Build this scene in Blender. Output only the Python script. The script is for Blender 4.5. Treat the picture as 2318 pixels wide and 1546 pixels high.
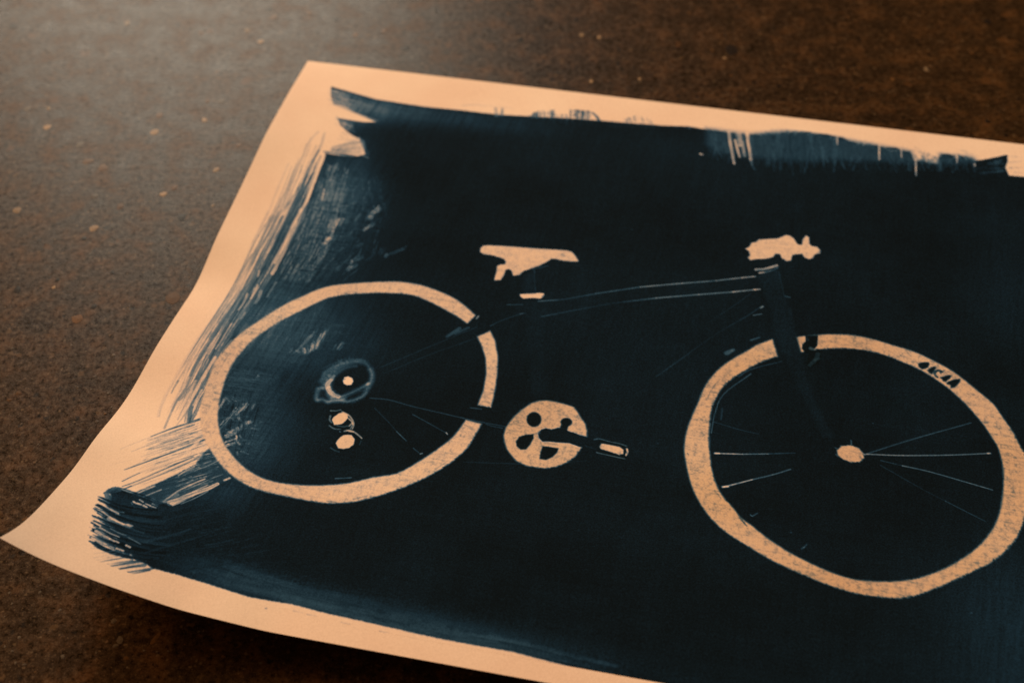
import bpy, math, random
import numpy as np
from mathutils import Matrix, Vector

for o in list(bpy.data.objects):
    bpy.data.objects.remove(o, do_unlink=True)
SC = bpy.context.scene
COL = SC.collection

# ------------------------------------------------------------------ camera
PITCH, ROLL, CAM_H = math.radians(48.5), math.radians(-2.0), 0.6
fwd = Vector((0, math.cos(PITCH), -math.sin(PITCH)))
rgt0 = Vector((1, 0, 0)); up0 = rgt0.cross(fwd)
rgt = math.cos(ROLL) * rgt0 + math.sin(ROLL) * up0
upv = -math.sin(ROLL) * rgt0 + math.cos(ROLL) * up0
cam_d = bpy.data.cameras.new('camera')
cam = bpy.data.objects.new('camera', cam_d); COL.objects.link(cam)
M = Matrix((rgt, upv, -fwd)).transposed().to_4x4(); M.translation = Vector((0, 0, CAM_H))
cam.matrix_world = M
cam_d.sensor_width = 36.0; cam_d.lens = 50.0
cam_d.clip_start = 0.02; cam_d.clip_end = 100
cam_d.dof.use_dof = True; cam_d.dof.focus_distance = 0.73; cam_d.dof.aperture_fstop = 6.0
SC.camera = cam

# ------------------------------------------------------------------ light: a dim warm room, a warm lamp, a pale window far off
world = bpy.data.worlds.new('World'); SC.world = world; world.use_nodes = True
bg = world.node_tree.nodes['Background']
bg.inputs[0].default_value = (1.0, 0.50, 0.22, 1); bg.inputs[1].default_value = 0.24
def area(name, loc, target, size, size_y, energy, color):
    l = bpy.data.lights.new(name, 'AREA'); l.shape = 'RECTANGLE'; l.size = size; l.size_y = size_y
    l.energy = energy; l.color = color
    o = bpy.data.objects.new(name, l); COL.objects.link(o)
    o.location = loc
    o.rotation_euler = (Vector(target) - Vector(loc)).to_track_quat('-Z', 'Y').to_euler()
    return o
area('warm_lamp', (-4.70, 4.00, 3.81), (0.05, 0.55, 0), 2.80, 2.80, 418, (1.0, 0.50, 0.215))
area('window_light', (-0.90, 3.6, 1.95), (-0.2, 0.8, 0), 1.35, 1.2, 122, (1.0, 0.87, 0.69))
SC.render.engine = 'CYCLES'
SC.view_settings.view_transform = 'Standard'; SC.view_settings.look = 'None'
SC.view_settings.gamma = 1; SC.view_settings.use_curve_mapping = False
SC.view_settings.exposure = 0.0

# ------------------------------------------------------------------ data: everything on the sheet, in tenths of a millimetre on the paper
OPS = [
 ["P",[[249,260],[380,285],[574,324],[727,328],[909,333],[1087,325],[1176,321],[1325,321],[1443,317],[1617,299],[1847,274],[2078,259],[2251,249],[2479,234],[2649,211],[2764,221],[2893,224],[3034,220],[3103,211],[3215,199],[3248,153],[3323,148],[3406,128],[3463,135],[3518,125],[3575,141],[3630,139],[3665,168],[3744,179],[3799,186],[3840,179],[3882,188],[3964,177],[4006,200],[4047,205],[4071,281],[4131,279],[4185,285],[4225,286],[4229,192],[4278,179],[4319,192],[4346,179],[4400,182],[4438,230],[4470,207],[4535,178],[4643,123],[4645,178],[4631,244],[4651,315],[4741,311],[5009,339],[5268,355],[5571,434],[5693,757],[5782,1314],[5811,1896],[5806,2638],[5731,3346],[5681,3753],[5501,4103],[4947,4218],[4205,4287],[3633,4274],[3244,4292],[3005,4283],[2844,4279],[2621,4275],[2350,4253],[2017,4253],[1696,4237],[1457,4227],[1278,4212],[1065,4221],[840,4200],[709,4195],[594,4200],[557,4187],[467,4175],[403,4164],[488,4174],[457,4122],[451,4041],[408,3991],[372,3950],[305,3907],[256,3868],[222,3823],[233,3788],[275,3791],[322,3796],[426,3802],[518,3805],[601,3700],[694,3584],[727,3549],[650,3469],[543,3331],[447,3149],[385,2924],[369,2788],[349,2648],[357,2495],[355,2360],[374,2214],[406,2069],[438,1939],[448,1773],[451,1638],[458,1500],[444,1364],[434,1224],[425,1083],[423,988],[413,927],[497,926],[597,919],[661,877],[626,798],[593,753],[539,721],[485,689],[426,640],[388,575],[466,574],[561,574],[640,555],[589,534],[473,497],[373,464],[317,440],[277,360]],0.97,0.54,0.22,0],
 ["T",[353,498],15.0,13.6,-0.28],
 ["T",[572,421],22.5,8.5,-0.22],
 ["T",[1046,398],50.0,7.5,-0.12],
 ["T",[2008,520],95.0,27.2,-0.03],
 ["T",[555,1896],27.5,51.0,-0.136],
 ["T",[544,1320],15.0,37.4,-0.177],
 ["T",[665,1251],12.5,13.6,-0.102],
 ["T",[391,2371],20.0,27.2,-0.136],
 ["T",[788,2459],30.0,20.4,-0.116],
 ["T",[595,2936],17.5,23.8,-0.088],
 ["T",[698,3218],15.0,20.4,-0.122],
 ["T",[746,3473],17.5,20.4,-0.082],
 ["T",[423,2878],10.0,51.0,-0.068],
 ["T",[1038,3765],40.0,10.2,-0.027],
 ["T",[397,3965],11.2,20.4,-0.068],
 ["T",[726,3668],10.0,4.8,-0.034],
 ["T",[903,4135],17.5,6.8,-0.1],
 ["T",[1217,4158],22.5,5.4,-0.1],
 ["T",[1574,4188],27.5,5.8,-0.09],
 ["T",[1964,4206],30.0,6.1,-0.09],
 ["T",[2324,4228],27.5,6.1,-0.07],
 ["T",[2694,4230],30.0,6.8,-0.04],
 ["B",[[749,4187],[1275,4200],[1693,4228],[2015,4244],[2348,4242],[2843,4270]],[[880,4074],[1291,4116],[1685,4123],[2031,4139],[2368,4142],[2830,4190]],34,3.24,0.8,0.45,65,0.12,0.4],
 ["B",[[749,4187],[1275,4200],[1693,4228],[2015,4244],[2348,4242],[2843,4270]],[[771,4133],[1284,4163],[1691,4184],[2025,4199],[2359,4197],[2836,4231]],30,2.16,0.74,0.45,66,0.1,0.35],
 ["B",[[545,4160],[824,4157],[1048,4175]],[[689,4035],[997,4029],[1332,4107]],20,1.89,0.86,0.4,67,0.2,0.6],
 ["T",[4599,3695],22.5,37.4,-0.09],
 ["T",[4627,1254],15.0,34.0,-0.05],
 ["T",[2541,2075],75.0,40.8,-0.03],
 ["T",[549,3629],15.0,8.5,-0.054],
 ["P",[[2763,212],[3047,213],[3247,144],[3405,119],[3673,158],[4052,195],[4076,272],[4225,278],[4237,186],[4427,181],[4459,217],[4293,274],[4023,307],[3833,334],[3616,358],[3400,415],[3236,429],[3070,435],[2846,433],[2778,355]],0.8,4.05,0.81,0],
 ["B",[[2770,220],[3047,208],[3247,144],[3405,119],[3673,158],[4052,195],[4238,191],[4441,187]],[[2815,499],[3087,550],[3289,571],[3450,541],[3696,478],[4064,409],[4245,358],[4446,329]],60,2.16,0.71,0.6,81,0.4,0.84],
 ["B",[[2770,220],[3047,208],[3247,144],[3405,119],[3673,158],[4052,195],[4238,191],[4441,187]],[[2810,457],[3085,534],[3286,530],[3447,499],[3695,453],[4063,392],[4245,350],[4446,320]],36,1.08,0.66,0.45,82,0.2,0.7],
 ["B",[[2771,229],[3048,221],[3248,158],[3406,133],[3674,171],[4053,208],[4238,203],[4441,199]],[[2815,499],[3087,550],[3289,571],[3450,541],[3696,478],[4064,409],[4245,358],[4446,329]],30,1.08,0.9,0.5,83,0.3,0.9],
 ["B",[[2768,202],[3045,195],[3245,127],[3404,102],[3672,140],[4052,182],[4237,174],[4441,170]],[[2773,246],[3051,247],[3250,184],[3408,154],[3676,201],[4053,234],[4238,220],[4441,221]],34,0.59,0.08,0.8,84,0.5,1],
 ["B",[[4621,136],[4651,307]],[[4494,211],[4547,310]],12,0.54,0.35,0.6,85,0.3,0.8],
 ["B",[[3047,208],[3323,139],[3659,151],[4047,192]],[[3085,534],[3364,515],[3681,447],[4058,385]],26,0.81,0.82,0.5,11,0.4,1],
 ["B",[[3050,239],[3324,161],[3660,177],[4048,226]],[[3085,534],[3364,515],[3681,447],[4058,385]],16,0.68,0.6,0.45,12,0.2,0.6],
 ["S",[[2906,217],[2927,327],[2952,431],[2973,517]],2.16,1.62,0.0,1,0.32],
 ["S",[[2954,292],[2973,362],[2999,448]],1.62,1.35,0.0,0.9,0.32],
 ["S",[[2969,218],[2990,337]],3.78,2.7,0.12,0.8,0.32],
 ["S",[[2999,292],[3021,396],[3030,433]],1.62,1.62,0.22,0.85,0.32],
 ["S",[[3024,208],[3038,293],[3055,369],[3072,460]],2.43,1.62,0.0,1,0.32],
 ["S",[[2958,225],[2976,318]],0.81,0.54,0.6,0.8,0.32],
 ["S",[[3000,221],[3022,375]],0.54,0.54,0.5,0.7,0.32],
 ["S",[[3067,409],[3083,517]],1.08,0.54,0.45,0.8,0.32],
 ["S",[[2752,464],[2769,469]],1.62,0.81,0.0,0.9,0.32],
 ["S",[[3854,172],[3861,312]],1.35,0.81,0.08,0.95,0.32],
 ["S",[[4084,270],[4090,421]],1.35,0.81,0.08,0.95,0.32],
 ["S",[[4335,185],[4337,253]],1.08,0.65,0.08,0.95,0.32],
 ["S",[[4443,220],[4445,266]],1.35,0.81,0.08,0.95,0.32],
 ["S",[[3992,194],[3996,266]],1.08,0.65,0.08,0.95,0.32],
 ["S",[[3589,147],[3595,216]],1.08,0.65,0.08,0.95,0.32],
 ["B",[[4051,139],[4183,179]],[[4158,299],[4218,313]],9,0.59,0.45,0.8,13,0.3,1],
 ["B",[[4249,68],[4373,101]],[[4387,171],[4508,191]],8,0.65,0.22,0.7,14,0.3,1],
 ["S",[[4441,229],[4535,186],[4640,128]],2.43,1.62,0.97,0.9,0.32],
 ["B",[[4632,142],[4667,304]],[[4746,96],[4742,298]],7,0.81,0.4,0.75,15,0.4,1],
 ["B",[[4615,213],[4635,306]],[[4427,303],[4454,344]],4,1.35,0.7,0.5,16,0.3,1],
 ["S",[[1159,274],[1234,250],[1309,250]],1.62,1.35,0.2,0.8,0.32],
 ["S",[[1323,243],[1382,241],[1486,241]],1.08,0.81,0.18,0.7,0.32],
 ["S",[[1377,261],[1399,330]],2.16,2.7,0.45,0.8,0.32],
 ["S",[[1421,257],[1433,324]],1.62,2.7,0.55,0.85,0.32],
 ["B",[[1617,271],[1677,233],[1764,208]],[[1631,324],[1699,315],[1788,303]],22,1.22,0.66,1.15,91,0.6,1],
 ["B",[[1778,251],[1857,236]],[[1791,303],[1871,293]],8,1.08,0.5,0.9,92,0.6,1],
 ["B",[[1858,176],[1928,154],[1987,175]],[[1873,288],[1947,278],[2022,269]],20,1.24,0.68,1.15,93,0.7,1],
 ["S",[[2010,189],[2042,220],[2067,261]],1.62,2.43,0.8,0.9,0.54],
 ["B",[[2212,225],[2296,168],[2398,190]],[[2229,258],[2314,246],[2423,240]],16,1.08,0.45,1.0,94,0.5,1],
 ["B",[[1586,295],[2076,250],[2420,222]],[[1616,381],[2101,326],[2441,290]],30,0.81,0.8,0.5,97,0.4,1],
 ["B",[[2177,240],[2733,200]],[[2185,270],[2740,234]],16,0.54,0.1,0.6,95,0.5,1],
 ["B",[[723,315],[1586,295]],[[742,349],[1600,320]],18,0.54,0.2,0.5,96,0.4,1],
 ["S",[[2295,164],[2407,171]],0.81,0.54,0.15,0.5,0.54],
 ["B",[[254,274],[300,444]],[[527,320],[565,503]],9,0.81,0.45,0.6,21,0.3,0.9],
 ["B",[[282,344],[300,405]],[[445,403],[463,461]],4,1.08,0.35,0.6,22,0.4,0.9],
 ["S",[[326,447],[404,466],[488,498],[570,520],[641,540]],2.43,0.81,0.1,0.9,0.32],
 ["S",[[588,530],[654,542]],1.62,0.81,0.5,0.8,0.32],
 ["B",[[237,268],[298,455]],[[418,311],[457,482]],26,0.54,0.12,1.0,23,0.3,0.8],
 ["B",[[375,569],[439,664]],[[494,567],[551,700]],16,0.54,0.12,1.0,24,0.3,0.8],
 ["S",[[255,336],[355,356],[454,381],[582,404]],1.35,0.41,0.25,0.85,0.54],
 ["S",[[275,401],[369,402],[458,424]],1.08,0.41,0.3,0.8,0.54],
 ["S",[[296,450],[370,455],[454,483]],1.35,0.54,0.12,0.85,0.54],
 ["S",[[253,290],[388,313],[518,341]],0.68,0.27,0.5,0.6,0.54],
 ["S",[[248,306],[304,318]],1.08,0.41,0.2,0.7,0.54],
 ["S",[[266,373],[311,382]],1.08,0.54,0.1,0.8,0.54],
 ["S",[[374,588],[447,611],[525,652]],0.81,0.41,0.3,0.8,0.54],
 ["S",[[393,630],[456,660]],1.35,0.54,0.15,0.8,0.54],
 ["S",[[379,563],[410,607]],1.35,1.08,0.35,0.7,0.54],
 ["S",[[441,590],[532,595],[619,587]],0.68,0.32,0.6,0.6,0.54],
 ["P",[[434,882],[495,822],[538,767],[577,730],[622,763],[658,869],[592,903],[489,899]],0.12,1.62,0.54,0],
 ["B",[[421,895],[474,898]],[[577,730],[669,866]],12,0.7,0.55,0.8,25,0.4,0.95],
 ["B",[[447,709],[430,848]],[[590,745],[652,858]],8,0.65,0.4,0.6,26,0.3,0.8],
 ["S",[[439,859],[534,804],[606,768]],1.08,2.16,0.5,0.7,0.32],
 ["S",[[496,875],[570,826],[626,798]],0.81,1.89,0.2,0.8,0.32],
 ["S",[[558,885],[631,885],[689,905]],1.62,0.81,0.3,0.7,0.32],
 ["S",[[598,743],[644,820],[677,873]],2.16,2.7,0.72,0.7,0.32],
 ["S",[[401,917],[449,913],[522,912],[610,915]],1.08,2.43,1.0,1,0.32],
 ["S",[[463,704],[507,711],[542,730]],0.81,1.08,0.5,0.6,0.32],
 ["S",[[309,741],[286,839],[288,977],[285,1086],[294,1295],[298,1475],[301,1655]],1.62,1.62,0.22,0.8,0.32],
 ["S",[[353,743],[367,874],[360,1029]],1.62,2.16,0.26,0.85,0.32],
 ["S",[[367,909],[360,1029],[358,1174],[370,1301],[364,1435],[365,1561],[371,1715],[371,1835]],1.35,2.97,0.68,0.95,0.32],
 ["S",[[285,817],[288,938],[281,1037],[286,1163],[285,1269],[293,1424],[292,1579]],1.35,1.35,0.24,0.8,0.32],
 ["S",[[286,952],[293,1178],[300,1379],[298,1546],[298,1713]],0.81,1.08,0.28,0.8,0.32],
 ["S",[[219,1078],[222,1233],[224,1353],[232,1491],[228,1672],[225,1802]],1.62,1.89,0.2,0.8,0.32],
 ["S",[[248,1099],[255,1236],[259,1373],[260,1516],[265,1683],[260,1816]],1.08,1.08,0.3,0.8,0.32],
 ["S",[[271,1069],[276,1284],[277,1464]],0.81,0.81,0.26,0.7,0.32],
 ["S",[[229,1516],[228,1680],[225,1802],[229,1971],[227,2112],[214,2270],[207,2432],[191,2566],[186,2716],[184,2842],[184,2963],[183,3060],[195,3166],[211,3227]],1.89,1.89,0.24,0.8,0.32],
 ["S",[[254,1549],[263,1741],[258,1860],[250,2001],[243,2108],[230,2254],[225,2423],[215,2574],[210,2719],[210,2849],[203,2961]],1.08,1.08,0.3,0.8,0.32],
 ["S",[[248,1873],[233,1984],[225,2105]],0.81,1.08,0.55,0.6,0.32],
 ["S",[[327,1531],[323,1688],[317,1839],[304,1949],[291,2091],[287,2195],[274,2342],[261,2483],[255,2638],[251,2758],[256,2890]],1.62,2.16,0.55,0.9,0.32],
 ["S",[[371,1579],[369,1761],[357,1910],[344,2038],[332,2163]],1.62,2.43,0.72,0.9,0.32],
 ["S",[[289,1501],[290,1657],[280,1811],[273,1955]],0.81,1.08,0.62,0.85,0.32],
 ["S",[[273,1536],[271,1700],[271,1799],[271,1899]],0.81,0.81,0.6,0.85,0.32],
 ["S",[[324,1944],[317,2086],[304,2191],[289,2326],[278,2459],[263,2590],[253,2732],[253,2829],[265,2964],[257,3066],[256,3140],[278,3308]],1.35,1.35,0.6,0.9,0.32],
 ["S",[[361,1972],[347,2134],[322,2271],[301,2414]],2.16,2.7,0.66,0.9,0.32],
 ["S",[[279,2167],[274,2322],[262,2451],[254,2581]],2.16,2.43,0.58,0.85,0.32],
 ["S",[[289,2725],[297,2865],[292,2956],[275,3029],[260,3079]],2.7,2.16,0.66,0.92,0.32],
 ["S",[[312,2658],[309,2777],[302,2877],[306,2980]],3.24,2.16,0.75,0.92,0.32],
 ["S",[[353,2786],[351,2915],[346,3013],[345,3104],[374,3219]],3.24,2.16,0.8,0.95,0.32],
 ["S",[[378,2960],[374,3047],[381,3132],[380,3203]],2.16,2.7,0.75,0.9,0.32],
 ["S",[[207,2946],[204,3002],[206,3043]],1.35,0.81,0.45,0.8,0.32],
 ["S",[[265,2991],[257,3083],[262,3167]],1.08,0.81,0.45,0.8,0.32],
 ["S",[[298,2947],[305,3066],[310,3152],[315,3223]],1.08,0.81,0.4,0.8,0.32],
 ["S",[[339,3126],[334,3199],[327,3263]],1.08,0.81,0.35,0.7,0.32],
 ["S",[[341,3056],[339,3144],[356,3228]],1.35,1.08,0.5,0.8,0.32],
 ["B",[[211,1520],[237,1962],[202,2433],[182,2874]],[[446,1463],[423,1995],[327,2484],[286,2916]],26,0.81,0.5,0.5,31,0.15,0.6],
 ["B",[[291,2091],[253,2427],[244,2807],[240,3173]],[[416,2138],[357,2495],[341,2796],[365,3208]],30,0.7,0.62,0.6,32,0.15,0.55],
 ["B",[[262,782],[267,1346],[232,1748],[215,2107],[195,2483],[182,2843],[208,3184]],[[358,823],[388,1276],[374,1676],[357,2043],[326,2446],[319,2802],[358,3192]],60,0.65,0.5,0.75,34,0.08,0.4],
 ["B",[[348,914],[320,1333],[309,1730],[279,2094],[266,2462],[273,2816]],[[418,981],[424,1348],[412,1705],[382,2038],[350,2439],[341,2796]],50,0.59,0.72,0.75,35,0.08,0.35],
 ["B",[[364,995],[332,1371],[314,1728],[291,2091],[278,2459],[284,2812],[306,3154]],[[453,972],[451,1342],[438,1699],[424,2065],[362,2436],[346,2795],[354,3140]],26,0.54,0.08,0.8,36,0.08,0.4],
 ["B",[[360,945],[351,1286],[351,1604],[339,1906],[302,2237],[300,2586],[308,2876]],[[446,940],[451,1261],[465,1577],[455,1882],[414,2212],[358,2532],[361,2861]],56,0.92,0.7,0.9,37,0.15,0.6],
 ["B",[[229,2898],[243,3227]],[[343,2866],[376,3204]],16,0.68,0.35,0.6,33,0.3,0.9],
 ["S",[[411,949],[414,1015],[412,1078],[416,1212],[428,1368],[418,1462]],2.7,2.16,0.02,0.95,0.32],
 ["S",[[422,1146],[426,1308],[426,1452],[421,1579]],0.81,0.81,0.1,0.85,0.32],
 ["S",[[418,1446],[411,1609],[411,1736],[408,1848],[402,1914]],1.89,1.62,0.03,0.92,0.32],
 ["S",[[425,1555],[427,1683],[428,1822],[420,1910],[414,1993]],1.08,2.43,0.03,0.92,0.32],
 ["S",[[435,1426],[438,1544],[441,1641]],1.35,0.81,0.45,0.7,0.32],
 ["S",[[449,1363],[447,1502],[434,1654],[432,1784]],0.68,0.54,0.5,0.8,0.32],
 ["S",[[391,988],[396,1061]],1.35,1.08,0.15,0.7,0.32],
 ["S",[[332,2723],[325,2846],[321,2948],[325,3054],[327,3126]],1.89,1.08,0.03,0.95,0.32],
 ["S",[[352,2977],[351,3032],[352,3098]],1.35,1.08,0.1,0.9,0.32],
 ["S",[[296,2921],[300,3016],[302,3102]],1.62,1.35,0.12,0.8,0.32],
 ["S",[[321,2439],[317,2513],[315,2590],[310,2659]],1.35,0.81,0.12,0.85,0.32],
 ["S",[[321,2177],[325,2247],[318,2319]],1.35,1.08,0.15,0.85,0.32],
 ["S",[[356,2096],[358,2143],[354,2210]],1.08,1.08,0.1,0.85,0.32],
 ["S",[[393,2143],[397,2201],[392,2240]],2.16,1.62,0.3,0.8,0.32],
 ["S",[[363,2331],[357,2387]],1.08,0.81,0.15,0.8,0.32],
 ["S",[[331,1989],[337,2033]],1.08,1.08,0.15,0.85,0.32],
 ["S",[[348,2123],[352,2181]],1.08,0.81,0.15,0.8,0.32],
 ["S",[[457,2058],[446,2132],[443,2177]],1.62,1.35,0.42,0.7,0.32],
 ["S",[[411,1855],[404,1921],[380,1947]],2.16,1.62,0.5,0.5,0.32],
 ["S",[[368,2567],[358,2623],[350,2684]],0.81,0.54,0.3,0.8,0.32],
 ["S",[[460,1025],[495,1045]],0.81,0.81,0.4,0.5,0.32],
 ["S",[[474,1042],[474,1108]],2.08,1.7,0.54,0.45,0.95],
 ["B",[[486,1029],[461,1021]],[[486,1129],[461,1121]],3,0.59,0.42,0.85,201,0.45,0.84],
 ["S",[[504,1026],[503,1093]],2.38,1.94,0.52,0.45,0.95],
 ["B",[[518,1014],[490,1005]],[[517,1114],[489,1105]],3,0.59,0.4,0.85,202,0.45,0.84],
 ["S",[[520,1014],[518,1073]],1.19,0.97,0.54,0.45,0.95],
 ["B",[[528,1002],[514,996]],[[524,1090],[510,1085]],2,0.59,0.42,0.85,203,0.45,0.84],
 ["S",[[513,1124],[508,1166]],2.08,1.7,0.47,0.45,0.95],
 ["B",[[526,1119],[502,1107]],[[519,1182],[495,1170]],3,0.59,0.35,0.85,204,0.45,0.84],
 ["S",[[536,1126],[530,1201]],1.78,1.46,0.62,0.45,0.95],
 ["B",[[548,1112],[528,1102]],[[539,1225],[519,1215]],3,0.59,0.5,0.85,205,0.45,0.84],
 ["S",[[506,1252],[518,1346]],1.78,1.46,0.16999999999999998,0.45,0.95],
 ["B",[[513,1229],[493,1227]],[[531,1371],[510,1369]],3,0.59,0.05,0.85,206,0.45,0.84],
 ["S",[[531,1242],[546,1328]],1.49,1.22,0.5700000000000001,0.45,0.95],
 ["B",[[536,1221],[519,1220]],[[558,1349],[541,1349]],2,0.59,0.45,0.85,207,0.45,0.84],
 ["S",[[486,1354],[488,1433]],1.78,1.46,0.62,0.45,0.95],
 ["B",[[496,1337],[475,1331]],[[499,1456],[478,1450]],3,0.59,0.5,0.85,208,0.45,0.84],
 ["S",[[518,1366],[520,1466]],1.49,1.22,0.5700000000000001,0.45,0.95],
 ["B",[[526,1344],[509,1339]],[[529,1493],[512,1488]],2,0.59,0.45,0.85,209,0.45,0.84],
 ["S",[[507,1449],[511,1527]],2.08,1.7,0.62,0.45,0.95],
 ["B",[[518,1432],[494,1427]],[[524,1549],[500,1543]],3,0.59,0.5,0.85,210,0.45,0.84],
 ["S",[[541,1586],[538,1676]],1.49,1.22,0.54,0.45,0.95],
 ["B",[[550,1567],[533,1561]],[[546,1701],[529,1695]],2,0.59,0.42,0.85,211,0.45,0.84],
 ["S",[[543,1736],[541,1789]],1.78,1.46,0.62,0.45,0.95],
 ["B",[[554,1727],[534,1719]],[[550,1806],[530,1799]],3,0.59,0.5,0.85,212,0.45,0.84],
 ["S",[[629,1195],[623,1261]],2.38,1.94,0.62,0.45,0.95],
 ["B",[[644,1184],[616,1172]],[[635,1284],[607,1272]],3,0.59,0.5,0.85,213,0.45,0.84],
 ["S",[[691,1184],[658,1229]],1.78,1.46,0.67,0.45,0.95],
 ["B",[[708,1184],[691,1162]],[[658,1250],[642,1229]],3,0.59,0.55,0.85,214,0.45,0.84],
 ["S",[[704,1327],[668,1356],[632,1388]],1.49,1.22,0.54,0.45,0.95],
 ["B",[[728,1322],[717,1302]],[[620,1413],[608,1393]],2,0.59,0.42,0.85,215,0.45,0.84],
 ["S",[[628,1373],[625,1402]],1.49,1.22,0.42,0.45,0.95],
 ["B",[[637,1370],[620,1362]],[[633,1413],[616,1405]],2,0.59,0.3,0.85,216,0.45,0.84],
 ["S",[[682,1385],[646,1425]],1.78,1.46,0.67,0.45,0.95],
 ["B",[[698,1386],[683,1363]],[[644,1446],[629,1424]],3,0.59,0.55,0.85,217,0.45,0.84],
 ["S",[[654,1407],[714,1417]],1.49,1.22,0.7,0.45,0.95],
 ["B",[[639,1393],[641,1416]],[[728,1409],[729,1431]],2,0.59,0.58,0.85,218,0.45,0.84],
 ["S",[[660,1481],[658,1532],[662,1598]],2.08,1.7,0.12,0.45,0.95],
 ["B",[[671,1455],[647,1448]],[[674,1630],[650,1624]],3,0.59,0.0,0.85,219,0.45,0.84],
 ["S",[[634,1499],[635,1546],[637,1592]],2.38,1.94,0.37,0.45,0.95],
 ["B",[[647,1479],[620,1472]],[[652,1618],[625,1611]],3,0.59,0.25,0.85,220,0.45,0.84],
 ["S",[[690,1470],[685,1526]],1.78,1.46,0.47,0.45,0.95],
 ["B",[[702,1461],[681,1451]],[[693,1545],[673,1536]],3,0.59,0.35,0.85,221,0.45,0.84],
 ["S",[[717,1448],[715,1496]],1.49,1.22,0.62,0.45,0.95],
 ["B",[[726,1439],[709,1433]],[[722,1511],[705,1505]],2,0.59,0.5,0.85,222,0.45,0.84],
 ["S",[[670,1635],[655,1669],[638,1703]],2.38,1.94,0.12,0.45,0.95],
 ["B",[[690,1629],[666,1606]],[[642,1732],[618,1709]],3,0.59,0.0,0.85,223,0.45,0.84],
 ["S",[[655,1650],[647,1697]],2.08,1.7,0.2,0.45,0.95],
 ["B",[[669,1644],[645,1631]],[[657,1716],[634,1703]],3,0.59,0.08,0.85,224,0.45,0.84],
 ["S",[[696,1621],[690,1665]],1.49,1.22,0.62,0.45,0.95],
 ["B",[[706,1614],[689,1606]],[[697,1680],[680,1671]],2,0.59,0.5,0.85,225,0.45,0.84],
 ["S",[[782,1402],[775,1435],[770,1476]],1.49,1.22,0.5700000000000001,0.45,0.95],
 ["B",[[794,1388],[777,1379]],[[776,1499],[759,1490]],2,0.59,0.45,0.85,226,0.45,0.84],
 ["S",[[770,1562],[763,1602]],1.49,1.22,0.67,0.45,0.95],
 ["B",[[780,1557],[764,1547]],[[769,1617],[753,1608]],2,0.59,0.55,0.85,227,0.45,0.84],
 ["S",[[879,1337],[860,1369],[844,1413]],2.97,2.43,0.13999999999999999,0.45,0.95],
 ["B",[[903,1334],[873,1303]],[[851,1446],[821,1416]],3,0.59,0.02,0.85,228,0.45,0.84],
 ["S",[[855,1402],[843,1437]],2.38,1.94,0.47,0.45,0.95],
 ["B",[[871,1405],[846,1383]],[[852,1456],[827,1434]],3,0.59,0.35,0.85,229,0.45,0.84],
 ["S",[[869,1490],[853,1513],[843,1535]],2.08,1.7,0.27,0.45,0.95],
 ["B",[[886,1490],[866,1468]],[[846,1557],[826,1535]],3,0.59,0.15,0.85,230,0.45,0.84],
 ["S",[[885,1467],[872,1501]],2.08,1.7,0.62,0.45,0.95],
 ["B",[[899,1468],[877,1449]],[[880,1519],[858,1500]],3,0.59,0.5,0.85,231,0.45,0.84],
 ["S",[[866,1654],[842,1685]],1.78,1.46,0.72,0.45,0.95],
 ["B",[[880,1656],[864,1635]],[[844,1703],[828,1683]],3,0.59,0.6,0.85,232,0.45,0.84],
 ["S",[[845,1798],[844,1824]],1.49,1.22,0.16999999999999998,0.45,0.95],
 ["B",[[853,1794],[837,1789]],[[853,1833],[836,1828]],2,0.59,0.05,0.85,233,0.45,0.84],
 ["S",[[855,1841],[841,1877]],2.08,1.7,0.37,0.45,0.95],
 ["B",[[869,1840],[848,1823]],[[848,1894],[827,1877]],3,0.59,0.25,0.85,234,0.45,0.84],
 ["S",[[892,1762],[855,1804]],1.78,1.46,0.67,0.45,0.95],
 ["B",[[909,1762],[894,1741]],[[853,1824],[838,1803]],3,0.59,0.55,0.85,235,0.45,0.84],
 ["S",[[878,1828],[861,1861]],1.78,1.46,0.67,0.45,0.95],
 ["B",[[891,1829],[874,1811]],[[865,1878],[848,1861]],3,0.59,0.55,0.85,236,0.45,0.84],
 ["S",[[1116,1644],[1078,1675],[1028,1723]],1.49,1.22,0.67,0.45,0.95],
 ["B",[[1144,1634],[1133,1615]],[[1012,1752],[1001,1733]],2,0.59,0.55,0.85,237,0.45,0.84],
 ["S",[[1035,1707],[1030,1730]],1.49,1.22,0.54,0.45,0.95],
 ["B",[[1044,1705],[1028,1696]],[[1037,1741],[1021,1731]],2,0.59,0.42,0.85,238,0.45,0.84],
 ["S",[[1002,1668],[997,1710]],2.97,2.43,0.84,0.45,0.95],
 ["B",[[1020,1665],[987,1649]],[[1013,1729],[980,1714]],3,0.59,0.72,0.85,239,0.45,0.84],
 ["S",[[786,1847],[771,1905]],1.49,1.22,0.74,0.45,0.95],
 ["B",[[798,1838],[782,1827]],[[775,1925],[759,1915]],2,0.59,0.62,0.85,240,0.45,0.84],
 ["S",[[654,1933],[642,2000]],1.78,1.46,0.62,0.45,0.95],
 ["B",[[667,1922],[647,1911]],[[649,2022],[630,2012]],3,0.59,0.5,0.85,241,0.45,0.84],
 ["S",[[640,1950],[636,2023]],1.19,0.97,0.72,0.45,0.95],
 ["B",[[648,1935],[635,1930]],[[641,2043],[628,2038]],2,0.59,0.6,0.85,242,0.45,0.84],
 ["S",[[757,1704],[744,1752]],1.49,1.22,0.78,0.45,0.95],
 ["B",[[768,1697],[752,1686]],[[748,1769],[733,1758]],2,0.59,0.66,0.85,243,0.45,0.84],
 ["S",[[654,1727],[649,1803]],2.38,1.94,0.78,0.45,0.95],
 ["B",[[668,1712],[641,1702]],[[662,1827],[635,1816]],3,0.59,0.66,0.85,244,0.45,0.84],
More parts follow.
